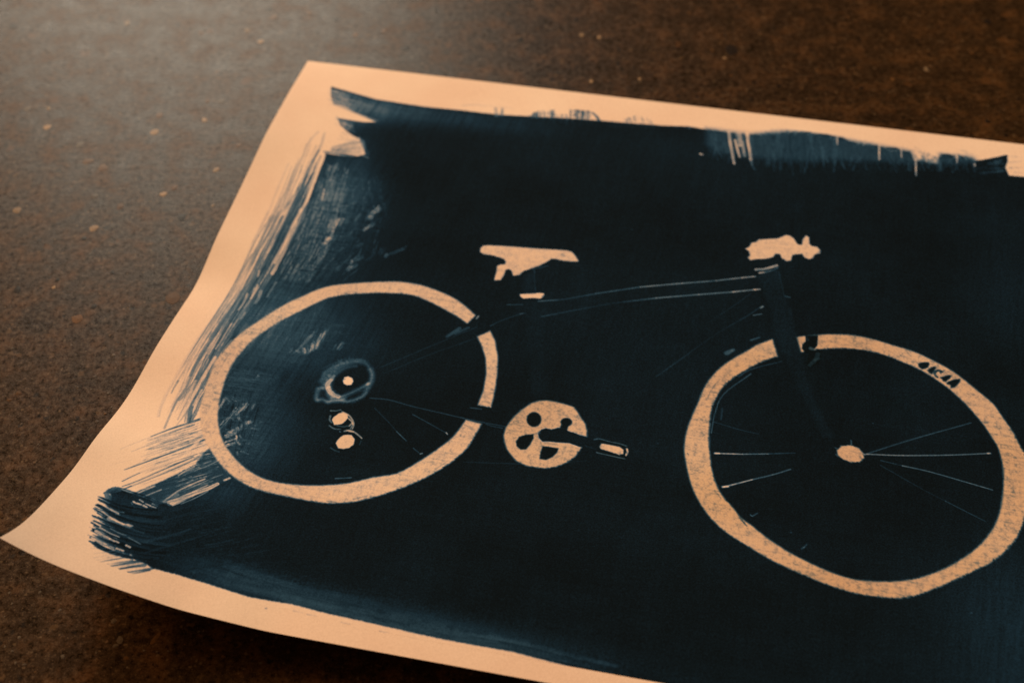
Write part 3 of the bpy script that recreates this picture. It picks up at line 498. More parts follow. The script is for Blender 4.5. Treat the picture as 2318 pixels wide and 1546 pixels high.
 ["S",[[4207,1946],[4227,1948]],0.81,0.54,0.6,0.8,0.32],
 ["S",[[4249,1966],[4242,1983]],0.81,0.54,0.5,0.6,0.32],
 ["P",[[3508,1985],[3509,1953],[3524,1930],[3521,1887],[3590,1870],[3591,1949],[3574,1980],[3553,2004],[3525,2009]],0.96,0.43,0.14,0],
 ["S",[[3531,1905],[3538,1916]],1.35,1.08,0.7,0.7,0.32],
 ["S",[[3557,1976],[3569,1978]],2.16,1.62,0.5,0.8,0.32],
 ["S",[[3599,2007],[3591,2047],[3576,2074],[3560,2100]],2.43,2.16,0.72,0.8,0.32],
 ["S",[[3586,2056],[3608,2040]],1.62,1.35,0.68,0.7,0.32],
 ["P",[[1576,1580],[1571,1552],[1583,1525],[1616,1516],[1705,1506],[1808,1497],[1911,1489],[2013,1478],[2081,1472],[2113,1478],[2143,1511],[2167,1548],[2131,1557],[2080,1560],[2028,1555],[2007,1556],[1982,1586],[1940,1632],[1895,1665],[1864,1685],[1848,1724],[1810,1736],[1791,1694],[1772,1688],[1757,1696],[1757,1744],[1745,1784],[1713,1795],[1707,1782],[1708,1724],[1701,1678],[1718,1662],[1744,1653],[1744,1631],[1728,1612],[1691,1602],[1647,1594],[1599,1595]],0.03,0.7,0.19,0.2],
 ["S",[[2061,1509],[2074,1518]],1.62,1.35,0.45,0.8,0.32],
 ["S",[[1740,1577],[1746,1580]],1.08,0.81,0.2,0.7,0.32],
 ["S",[[1804,1636],[1810,1639]],1.08,0.81,0.2,0.7,0.32],
 ["S",[[1622,1554],[1628,1557]],1.08,0.81,0.2,0.7,0.32],
 ["S",[[1878,1596],[1884,1599]],1.08,0.81,0.2,0.7,0.32],
 ["S",[[1912,1564],[1918,1566]],1.08,0.81,0.2,0.7,0.32],
 ["S",[[2107,1541],[2113,1544]],1.08,0.81,0.2,0.7,0.32],
 ["S",[[1956,1491],[1962,1494]],1.08,0.81,0.2,0.7,0.32],
 ["S",[[1785,1662],[1791,1665]],1.08,0.81,0.2,0.7,0.32],
 ["P",[[1880,1875],[1918,1863],[1983,1846],[2016,1842],[2020,1862],[2004,1886],[1958,1890],[1907,1905],[1887,1892]],0.02,0.43,0.11,0],
 ["S",[[2010,1867],[2016,1859]],0.81,0.81,0.7,0.8,0.32],
 ["P",[[3119,1260],[3139,1241],[3149,1205],[3175,1193],[3189,1168],[3249,1151],[3298,1137],[3324,1117],[3346,1098],[3373,1100],[3396,1123],[3415,1159],[3426,1167],[3446,1163],[3446,1119],[3463,1081],[3481,1092],[3487,1146],[3500,1163],[3534,1166],[3556,1191],[3554,1216],[3525,1231],[3517,1262],[3495,1276],[3467,1266],[3452,1240],[3419,1249],[3397,1260],[3391,1310],[3365,1317],[3336,1296],[3323,1265],[3300,1269],[3283,1302],[3244,1321],[3199,1332],[3157,1350],[3141,1329],[3153,1312],[3142,1275]],0.03,0.7,0.19,0.2],
 ["S",[[3455,1194],[3468,1196]],1.08,0.81,0.3,0.7,0.32],
 ["S",[[3544,1211],[3551,1199]],1.08,1.08,0.5,0.7,0.32],
 ["S",[[3159,1220],[3180,1220]],0.81,0.54,0.25,0.6,0.32],
 ["S",[[3197,1421],[3240,1411],[3278,1389],[3315,1365]],1.62,1.76,0.0,1,0.22],
 ["S",[[3220,1445],[3258,1431],[3299,1405],[3320,1383]],1.08,1.08,0.04,0.95,0.22],
 ["S",[[1997,1909],[2128,1873]],0.92,0.92,0.5,0.9,0.24],
 ["S",[[2128,1873],[2312,1788]],0.92,0.92,0.62,0.9,0.24],
 ["S",[[2312,1788],[2557,1687]],0.92,0.92,0.5,0.9,0.24],
 ["S",[[2557,1687],[2789,1613]],0.92,0.92,0.28,0.9,0.24],
 ["S",[[2789,1613],[2980,1555]],0.92,0.92,0.3,0.9,0.24],
 ["S",[[2980,1555],[3126,1502]],0.92,0.92,0.18,0.9,0.24],
 ["S",[[3126,1502],[3201,1477]],0.92,0.92,0.1,0.9,0.24],
 ["S",[[2036,2024],[2239,1926]],0.97,0.97,0.66,0.9,0.24],
 ["S",[[2239,1926],[2422,1841]],0.97,0.97,0.62,0.9,0.24],
 ["S",[[2422,1841],[2658,1757]],0.97,0.97,0.5,0.9,0.24],
 ["S",[[2658,1757],[2896,1683]],0.97,0.97,0.36,0.9,0.24],
 ["S",[[2896,1683],[3088,1625]],0.97,0.97,0.34,0.9,0.24],
 ["S",[[3088,1625],[3206,1584]],0.97,0.97,0.2,0.9,0.24],
 ["S",[[3206,1584],[3236,1575]],0.97,0.97,0.06,0.9,0.24],
 ["S",[[1926,1673],[1945,1768],[1967,1836]],0.54,0.43,0.72,0.9,0.24],
 ["S",[[1913,1664],[1951,1642],[1995,1619]],0.68,0.54,0.7,0.9,0.24],
 ["S",[[1825,1970],[1930,1950]],0.68,0.54,0.66,0.9,0.24],
 ["S",[[1767,2149],[1830,2088],[1938,2012]],0.59,0.48,0.72,0.9,0.24],
 ["S",[[1915,2027],[1939,2015]],0.81,0.65,0.55,0.9,0.24],
 ["S",[[3254,1710],[3183,1800],[3029,1967],[2865,2183],[2743,2345]],0.65,0.52,0.7,0.9,0.24],
 ["S",[[3255,1720],[3266,1707]],1.35,1.08,0.3,0.9,0.24],
 ["S",[[3221,1786],[3264,1767]],0.68,0.54,0.36,0.9,0.24],
 ["S",[[3187,1620],[3058,1789],[2847,2043],[2666,2235]],0.59,0.48,0.8,0.9,0.24],
 ["S",[[3331,1415],[3351,1499],[3380,1604]],0.54,0.43,0.72,0.9,0.24],
 ["S",[[3380,1604],[3411,1606]],1.08,0.86,0.62,0.9,0.24],
 ["S",[[3423,1698],[3449,1832],[3464,1897]],0.54,0.43,0.78,0.9,0.24],
 ["S",[[3337,1680],[3363,1916]],0.54,0.43,0.85,0.9,0.24],
 ["S",[[1250,2816],[1352,2808],[1491,2829],[1657,2845],[1785,2858],[1905,2866],[2019,2871]],0.65,0.52,0.62,0.9,0.24],
 ["S",[[1798,2774],[1859,2771]],0.68,0.54,0.6,0.9,0.24],
 ["S",[[1236,2579],[1440,2391],[1694,2170]],0.65,0.52,0.82,0.9,0.24],
 ["S",[[1272,2617],[1497,2414],[1713,2252]],0.65,0.52,0.84,0.9,0.24],
 ["S",[[1598,2202],[1544,2274]],2.43,1.94,0.66,0.9,0.24],
 ["S",[[1646,2186],[1583,2246]],1.89,1.51,0.74,0.9,0.24],
 ["S",[[1683,2089],[1675,2111]],1.08,0.86,0.3,0.9,0.24],
 ["S",[[1858,3168],[2262,3093],[2481,3020]],0.59,0.48,0.84,0.9,0.24],
 ["S",[[1507,2887],[1579,2919],[1648,2951],[1722,2985]],0.54,0.43,0.55,0.9,0.24],
 ["S",[[1716,2980],[1726,2991]],0.81,0.65,0.2,0.9,0.24],
 ["S",[[1295,2885],[1398,2971],[1459,3029]],0.49,0.39,0.72,0.9,0.24],
 ["S",[[1459,3029],[1527,3084]],0.54,0.43,0.4,0.9,0.24],
 ["S",[[1575,3126],[1612,3151]],0.54,0.43,0.6,0.9,0.24],
 ["S",[[1622,3159],[1632,3153]],0.81,0.65,0.3,0.9,0.24],
 ["S",[[1244,3421],[1322,3397]],0.59,0.48,0.45,0.9,0.24],
 ["S",[[3089,2608],[3244,2637],[3331,2645]],0.54,0.43,0.76,0.9,0.24],
 ["S",[[3124,2503],[3126,2584]],1.08,0.86,0.8,0.9,0.24],
 ["S",[[3186,2258],[3247,2191],[3408,2101]],0.59,0.48,0.62,0.9,0.24],
 ["S",[[3250,2223],[3124,2390],[3091,2526],[3086,2690]],0.59,0.48,0.5,0.9,0.24],
 ["S",[[3894,2669],[4126,2518],[4425,2342]],0.62,0.5,0.5,0.9,0.24],
 ["S",[[3894,2672],[4076,2643],[4320,2589],[4518,2536]],0.7,0.56,0.18,0.9,0.24],
 ["S",[[4509,2538],[4522,2535]],1.08,0.86,0.15,0.9,0.24],
 ["S",[[3965,2701],[4077,2715]],0.54,0.43,0.6,0.9,0.24],
 ["S",[[4077,2715],[4209,2727],[4379,2758],[4527,2787]],0.65,0.52,0.24,0.9,0.24],
 ["S",[[3966,2735],[4178,2856],[4292,2913]],0.49,0.39,0.74,0.9,0.24],
 ["S",[[4292,2913],[4485,3008]],0.49,0.39,0.55,0.9,0.24],
 ["S",[[3127,2829],[3262,2806]],0.81,0.65,0.06,0.9,0.24],
 ["S",[[3262,2806],[3395,2775]],0.65,0.52,0.3,0.9,0.24],
 ["S",[[3395,2775],[3529,2740]],0.54,0.43,0.6,0.9,0.24],
 ["S",[[3189,3054],[3257,3015],[3330,2971]],0.86,0.69,0.06,0.9,0.24],
 ["S",[[3330,2971],[3429,2916],[3515,2859]],0.65,0.52,0.4,0.9,0.24],
 ["S",[[3120,2830],[3143,2826]],1.35,1.08,0.02,0.9,0.24],
 ["S",[[3185,3055],[3211,3047]],1.35,1.08,0.02,0.9,0.24],
 ["S",[[3340,3213],[3349,3220],[3373,3194]],0.65,0.52,0.5,0.9,0.24],
 ["S",[[3609,3376],[3625,3347]],0.68,0.54,0.66,0.9,0.24],
 ["S",[[3615,3367],[3601,3381]],0.81,0.65,0.6,0.9,0.24],
 ["S",[[3213,3157],[3223,3164]],1.08,0.86,0.1,0.9,0.24],
 ["S",[[3290,3245],[3327,3290]],1.08,0.86,0.72,0.9,0.24],
 ["P",[[1881,1714],[1924,1691],[1967,1850],[1897,1864]],0.93,1.35,0.27,0],
 ["P",[[1912,1936],[2006,1914],[2124,2341],[2191,2614],[2109,2631],[2035,2358]],0.935,1.35,0.27,0],
 ["P",[[3206,1476],[3320,1380],[3381,1608],[3423,1698],[3479,1928],[3569,2244],[3621,2387],[3726,2588],[3663,2601],[3491,2227],[3363,1923],[3313,1720],[3244,1555]],0.93,1.35,0.27,0],
 ["P",[[2008,1921],[2559,1697],[3202,1487],[3230,1565],[2656,1747],[2046,2012]],0.945,1.35,0.27,0],
 ["P",[[2529,2311],[3057,1797],[3228,1594],[3258,1695],[2866,2173],[2608,2494]],0.945,1.35,0.27,0],
 ["P",[[1211,2622],[1228,2665],[1234,2713],[1229,2760],[1212,2804],[1186,2841],[1152,2868],[1113,2883],[1073,2885],[1034,2874],[999,2849],[971,2815],[953,2772],[945,2724],[950,2676],[966,2631],[993,2593],[1027,2566],[1067,2550],[1109,2549],[1149,2561],[1184,2586]],0.74,1.89,1.35,-0.28],
 ["P",[[1188,2606],[1204,2634],[1212,2669],[1211,2706],[1203,2743],[1188,2776],[1166,2804],[1140,2823],[1112,2833],[1083,2833],[1057,2822],[1035,2802],[1019,2773],[1010,2739],[1010,2702],[1017,2665],[1033,2631],[1055,2603],[1081,2583],[1110,2573],[1140,2573],[1166,2585]],0.95,1.62,0.81,0],
 ["P",[[1214,2774],[1215,2780],[1212,2790],[1206,2802],[1197,2815],[1185,2828],[1172,2840],[1159,2850],[1146,2858],[1135,2862],[1127,2863],[1122,2860],[1121,2853],[1123,2844],[1130,2832],[1139,2819],[1150,2806],[1163,2793],[1177,2783],[1189,2775],[1200,2771],[1209,2771]],0.93,1.08,0.54,0],
 ["P",[[1011,2841],[1013,2850],[1013,2859],[1011,2867],[1008,2873],[1002,2877],[996,2878],[989,2877],[983,2874],[976,2868],[971,2860],[967,2851],[965,2842],[965,2833],[967,2825],[971,2819],[976,2815],[982,2813],[989,2814],[996,2818],[1002,2824],[1007,2832]],0.9,1.08,0.27,0],
 ["S",[[955,2746],[952,2696],[967,2654],[991,2629],[1024,2599],[1055,2580],[1085,2557],[1138,2548]],3.51,2.7,0.7200000000000001,0.28,1.35],
 ["S",[[955,2746],[952,2696],[967,2654],[991,2629],[1024,2599],[1055,2580],[1085,2557],[1138,2548]],2.16,1.62,0.5800000000000001,0.5,0.97],
 ["S",[[955,2746],[952,2696],[967,2654],[991,2629],[1024,2599],[1055,2580],[1085,2557],[1138,2548]],1.08,0.81,0.48000000000000004,0.4,0.65],
 ["S",[[964,2732],[961,2694],[999,2640],[1046,2610]],2.81,2.16,0.86,0.28,1.35],
 ["S",[[964,2732],[961,2694],[999,2640],[1046,2610]],1.73,1.3,0.72,0.5,0.97],
 ["S",[[964,2732],[961,2694],[999,2640],[1046,2610]],0.86,0.65,0.62,0.4,0.65],
 ["S",[[1006,2734],[1012,2695],[1037,2644],[1073,2611],[1106,2597]],3.51,2.7,0.76,0.28,1.35],
 ["S",[[1006,2734],[1012,2695],[1037,2644],[1073,2611],[1106,2597]],2.16,1.62,0.62,0.5,0.97],
 ["S",[[1006,2734],[1012,2695],[1037,2644],[1073,2611],[1106,2597]],1.08,0.81,0.52,0.4,0.65],
 ["S",[[1139,2551],[1171,2582],[1200,2620]],3.51,2.7,0.86,0.28,1.35],
 ["S",[[1139,2551],[1171,2582],[1200,2620]],2.16,1.62,0.72,0.5,0.97],
 ["S",[[1139,2551],[1171,2582],[1200,2620]],1.08,0.81,0.62,0.4,0.65],
 ["S",[[1186,2604],[1210,2643],[1215,2686],[1210,2716]],3.51,2.7,0.61,0.28,1.35],
 ["S",[[1186,2604],[1210,2643],[1215,2686],[1210,2716]],2.16,1.62,0.47000000000000003,0.5,0.97],
 ["S",[[1186,2604],[1210,2643],[1215,2686],[1210,2716]],1.08,0.81,0.37,0.4,0.65],
 ["S",[[1208,2716],[1173,2759],[1139,2798],[1104,2831],[1079,2850]],3.51,2.7,0.61,0.28,1.35],
 ["S",[[1208,2716],[1173,2759],[1139,2798],[1104,2831],[1079,2850]],2.16,1.62,0.47000000000000003,0.5,0.97],
 ["S",[[1208,2716],[1173,2759],[1139,2798],[1104,2831],[1079,2850]],1.08,0.81,0.37,0.4,0.65],
 ["S",[[1216,2781],[1200,2819],[1172,2847],[1142,2866],[1108,2871]],3.51,2.7,0.64,0.28,1.35],
 ["S",[[1216,2781],[1200,2819],[1172,2847],[1142,2866],[1108,2871]],2.16,1.62,0.5,0.5,0.97],
 ["S",[[1216,2781],[1200,2819],[1172,2847],[1142,2866],[1108,2871]],1.08,0.81,0.39999999999999997,0.4,0.65],
 ["S",[[1105,2863],[1065,2878],[1034,2895]],4.21,3.24,0.56,0.28,1.35],
 ["S",[[1105,2863],[1065,2878],[1034,2895]],2.59,1.94,0.42000000000000004,0.5,0.97],
 ["S",[[1105,2863],[1065,2878],[1034,2895]],1.3,0.97,0.32,0.4,0.65],
 ["S",[[955,2810],[958,2847],[969,2888],[981,2898]],4.21,3.24,0.58,0.28,1.35],
 ["S",[[955,2810],[958,2847],[969,2888],[981,2898]],2.59,1.94,0.44,0.5,0.97],
 ["S",[[955,2810],[958,2847],[969,2888],[981,2898]],1.3,0.97,0.33999999999999997,0.4,0.65],
 ["S",[[977,2893],[1004,2886],[1034,2895],[1052,2881],[1039,2847],[1019,2833]],3.51,2.7,0.56,0.28,1.35],
 ["S",[[977,2893],[1004,2886],[1034,2895],[1052,2881],[1039,2847],[1019,2833]],2.16,1.62,0.42000000000000004,0.5,0.97],
 ["S",[[977,2893],[1004,2886],[1034,2895],[1052,2881],[1039,2847],[1019,2833]],1.08,0.81,0.32,0.4,0.65],
 ["S",[[954,2759],[944,2743]],3.51,2.7,0.86,0.28,1.35],
 ["S",[[954,2759],[944,2743]],2.16,1.62,0.72,0.5,0.97],
 ["S",[[954,2759],[944,2743]],1.08,0.81,0.62,0.4,0.65],
 ["S",[[931,2656],[964,2616],[1001,2585]],2.81,2.16,0.9400000000000001,0.28,1.35],
 ["S",[[931,2656],[964,2616],[1001,2585]],1.73,1.3,0.8,0.5,0.97],
 ["S",[[931,2656],[964,2616],[1001,2585]],0.86,0.65,0.7000000000000001,0.4,0.65],
 ["S",[[1057,2557],[1117,2540]],3.51,2.7,0.88,0.28,1.35],
 ["S",[[1057,2557],[1117,2540]],2.16,1.62,0.74,0.5,0.97],
 ["S",[[1057,2557],[1117,2540]],1.08,0.81,0.64,0.4,0.65],
 ["S",[[1002,2729],[995,2756],[998,2781],[1020,2814],[1052,2837],[1077,2844]],2.16,3.24,0.06,0.92,0.43],
 ["S",[[1008,2696],[1004,2722]],1.35,1.89,0.4,0.8,0.41],
 ["S",[[1208,2710],[1205,2720]],1.89,1.62,0.25,0.8,0.41],
 ["S",[[1008,2785],[997,2794]],1.62,1.08,0.1,0.8,0.32],
 ["P",[[1066,2721],[1067,2695],[1086,2684],[1111,2691],[1123,2714],[1121,2739],[1102,2750],[1079,2743]],0.0,0.43,0.14,0],
 ["S",[[1066,2714],[1075,2706]],1.08,1.08,0.6,0.7,0.32],
 ["P",[[1098,3019],[1102,2994],[1116,2969],[1141,2951],[1167,2960],[1177,2986],[1166,3028],[1141,3049],[1120,3051]],0.02,0.38,0.27,0.06],
 ["S",[[1132,2950],[1173,2965],[1204,2995],[1222,3028],[1223,3058]],1.08,0.86,0.15,0.9,0.24],
 ["S",[[1081,2992],[1086,3022],[1103,3040]],1.08,0.86,0.45,0.9,0.24],
 ["S",[[1097,3063],[1129,3079],[1163,3076]],0.95,0.76,0.45,0.9,0.24],
 ["S",[[1139,3056],[1174,3054],[1197,3042]],0.81,0.65,0.55,0.9,0.24],
 ["S",[[1071,2955],[1097,2950],[1121,2937]],0.95,0.76,0.4,0.9,0.24],
 ["S",[[1180,2988],[1203,3007],[1217,3029]],0.95,0.76,0.1,0.9,0.24],
 ["S",[[1208,3022],[1202,3044]],0.95,0.76,0.12,0.9,0.24],
 ["S",[[1216,3035],[1213,3060]],0.81,0.65,0.3,0.9,0.24],
 ["S",[[1188,3085],[1207,3075],[1229,3075],[1258,3090],[1292,3115]],1.22,0.97,0.12,0.9,0.24],
 ["S",[[1212,3079],[1235,3080]],1.35,1.08,0.08,0.9,0.24],
 ["S",[[1155,3218],[1181,3230],[1207,3236]],0.95,0.76,0.66,0.9,0.24],
 ["S",[[1164,3093],[1169,3095]],0.81,0.65,0.5,0.9,0.24],
 ["S",[[1295,3133],[1295,3163]],0.81,0.65,0.75,0.9,0.24],
 ["P",[[1169,3179],[1173,3148],[1183,3125],[1200,3109],[1233,3104],[1258,3129],[1265,3163],[1252,3193],[1223,3211],[1192,3210]],0.03,0.43,0.27,0.1],
 ["P",[[2017,2937],[2015,2887],[2026,2835],[2044,2785],[2072,2729],[2112,2672],[2151,2646],[2192,2635],[2229,2635],[2270,2639],[2316,2647],[2343,2654],[2371,2691],[2400,2730],[2424,2765],[2439,2806],[2447,2844],[2444,2894],[2427,2962],[2411,3009],[2375,3061],[2329,3097],[2281,3120],[2233,3125],[2177,3123],[2127,3105],[2088,3070],[2054,3028],[2033,2983]],0.07,0.86,0.27,0.3],
 ["T",[2124,2762],12.5,10.2,0.05],
 ["P",[[2189,2780],[2190,2804],[2183,2825],[2170,2839],[2152,2842],[2135,2835],[2120,2819],[2111,2796],[2110,2772],[2117,2751],[2131,2737],[2148,2733],[2166,2740],[2181,2757]],0.95,0.59,0.11,0],
 ["P",[[2353,2765],[2353,2779],[2346,2792],[2335,2801],[2322,2804],[2308,2800],[2298,2791],[2292,2778],[2292,2763],[2299,2750],[2310,2742],[2324,2739],[2337,2742],[2348,2752]],0.95,0.59,0.11,0],
 ["P",[[2300,2796],[2339,2793],[2337,2838],[2294,2837]],0.95,0.59,0.11,0],
 ["P",[[2090,2966],[2100,2929],[2131,2907],[2168,2894],[2176,2922],[2167,2974],[2153,3011],[2126,3017],[2101,2998]],0.95,0.59,0.11,0],
 ["P",[[2235,3062],[2232,3014],[2234,2969],[2269,2967],[2318,2966],[2317,2995],[2300,3033],[2270,3062]],0.95,0.59,0.11,0],
 ["P",[[2191,2884],[2203,2852],[2225,2837],[2255,2841],[2287,2819],[2312,2819],[2351,2835],[2380,2839],[2407,2848],[2454,2853],[2518,2873],[2526,2921],[2507,2930],[2422,2933],[2366,2918],[2314,2925],[2261,2929],[2227,2938],[2205,2916]],0.965,0.49,0.11,0],
 ["S",[[2172,2893],[2194,2879]],1.35,1.62,0.6,0.6,0.54],
 ["S",[[2239,2943],[2268,2945],[2300,2943]],1.89,1.89,0.35,0.8,0.54],
 ["S",[[2218,2943],[2230,2970]],1.08,1.08,0.5,0.6,0.54],
 ["S",[[2061,2897],[2074,2892]],1.35,1.08,0.3,0.5,0.54],
 ["S",[[2070,2945],[2084,2940]],0.81,0.81,0.4,0.7,0.32],
 ["S",[[2447,2854],[2407,2848]],0.81,0.81,0.5,0.5,0.41],
 ["S",[[2111,3094],[2124,3106]],0.81,0.81,0.5,0.5,0.32],
 ["P",[[2525,2911],[2531,2885],[2573,2884],[2627,2889],[2650,2904],[2655,2932],[2636,2946],[2581,2933],[2534,2924]],0.04,0.54,0.22,0.25],
 ["S",[[2490,2865],[2515,2854],[2570,2863],[2623,2866],[2665,2876]],0.65,0.59,0.42,0.9,0.22],
 ["S",[[2518,2954],[2586,2961],[2667,2967]],0.59,0.7,0.42,0.9,0.22],
 ["S",[[2668,2895],[2674,2918],[2670,2941]],1.08,1.08,0.06,0.95,0.22],
 ["S",[[2642,2915],[2635,2939]],0.81,0.81,0.5,0.6,0.32],
 ["S",[[2448,2918],[2507,2932]],0.54,0.54,0.8,0.7,0.32],
 ["S",[[1907,2875],[1945,2882],[2000,2885]],0.54,0.54,0.62,0.8,0.32],
 ["P",[[3741,2676],[3761,2642],[3809,2625],[3853,2638],[3876,2670],[3882,2699],[3862,2733],[3819,2745],[3776,2736],[3748,2712]],0.05,0.76,0.38,0.25],
 ["S",[[3810,2591],[3813,2616]],0.68,0.81,0.5,0.8,0.32],
 ["S",[[3730,2660],[3741,2665]],0.81,0.81,0.55,0.7,0.32],
 ["S",[[3879,2677],[3908,2669]],1.08,0.54,0.35,0.8,0.32],
 ["S",[[3861,2699],[3869,2712]],1.08,1.08,0.5,0.7,0.32],
 ["S",[[3737,2707],[3749,2719]],0.81,0.81,0.5,0.6,0.32],
 ["S",[[2820,2821],[2822,2820]],0.59,0.54,0.5,0.7,0.32],
 ["S",[[2986,2862],[2988,2862]],0.59,0.54,0.5,0.7,0.32],
 ["S",[[4401,3602],[4403,3601]],0.59,0.54,0.5,0.7,0.32],
 ["S",[[3544,3287],[3546,3286]],0.59,0.54,0.5,0.7,0.32],
 ["S",[[2433,1224],[2435,1223]],0.59,0.54,0.5,0.7,0.32],
 ["S",[[3916,2448],[3918,2447]],0.59,0.54,0.5,0.7,0.32],
]
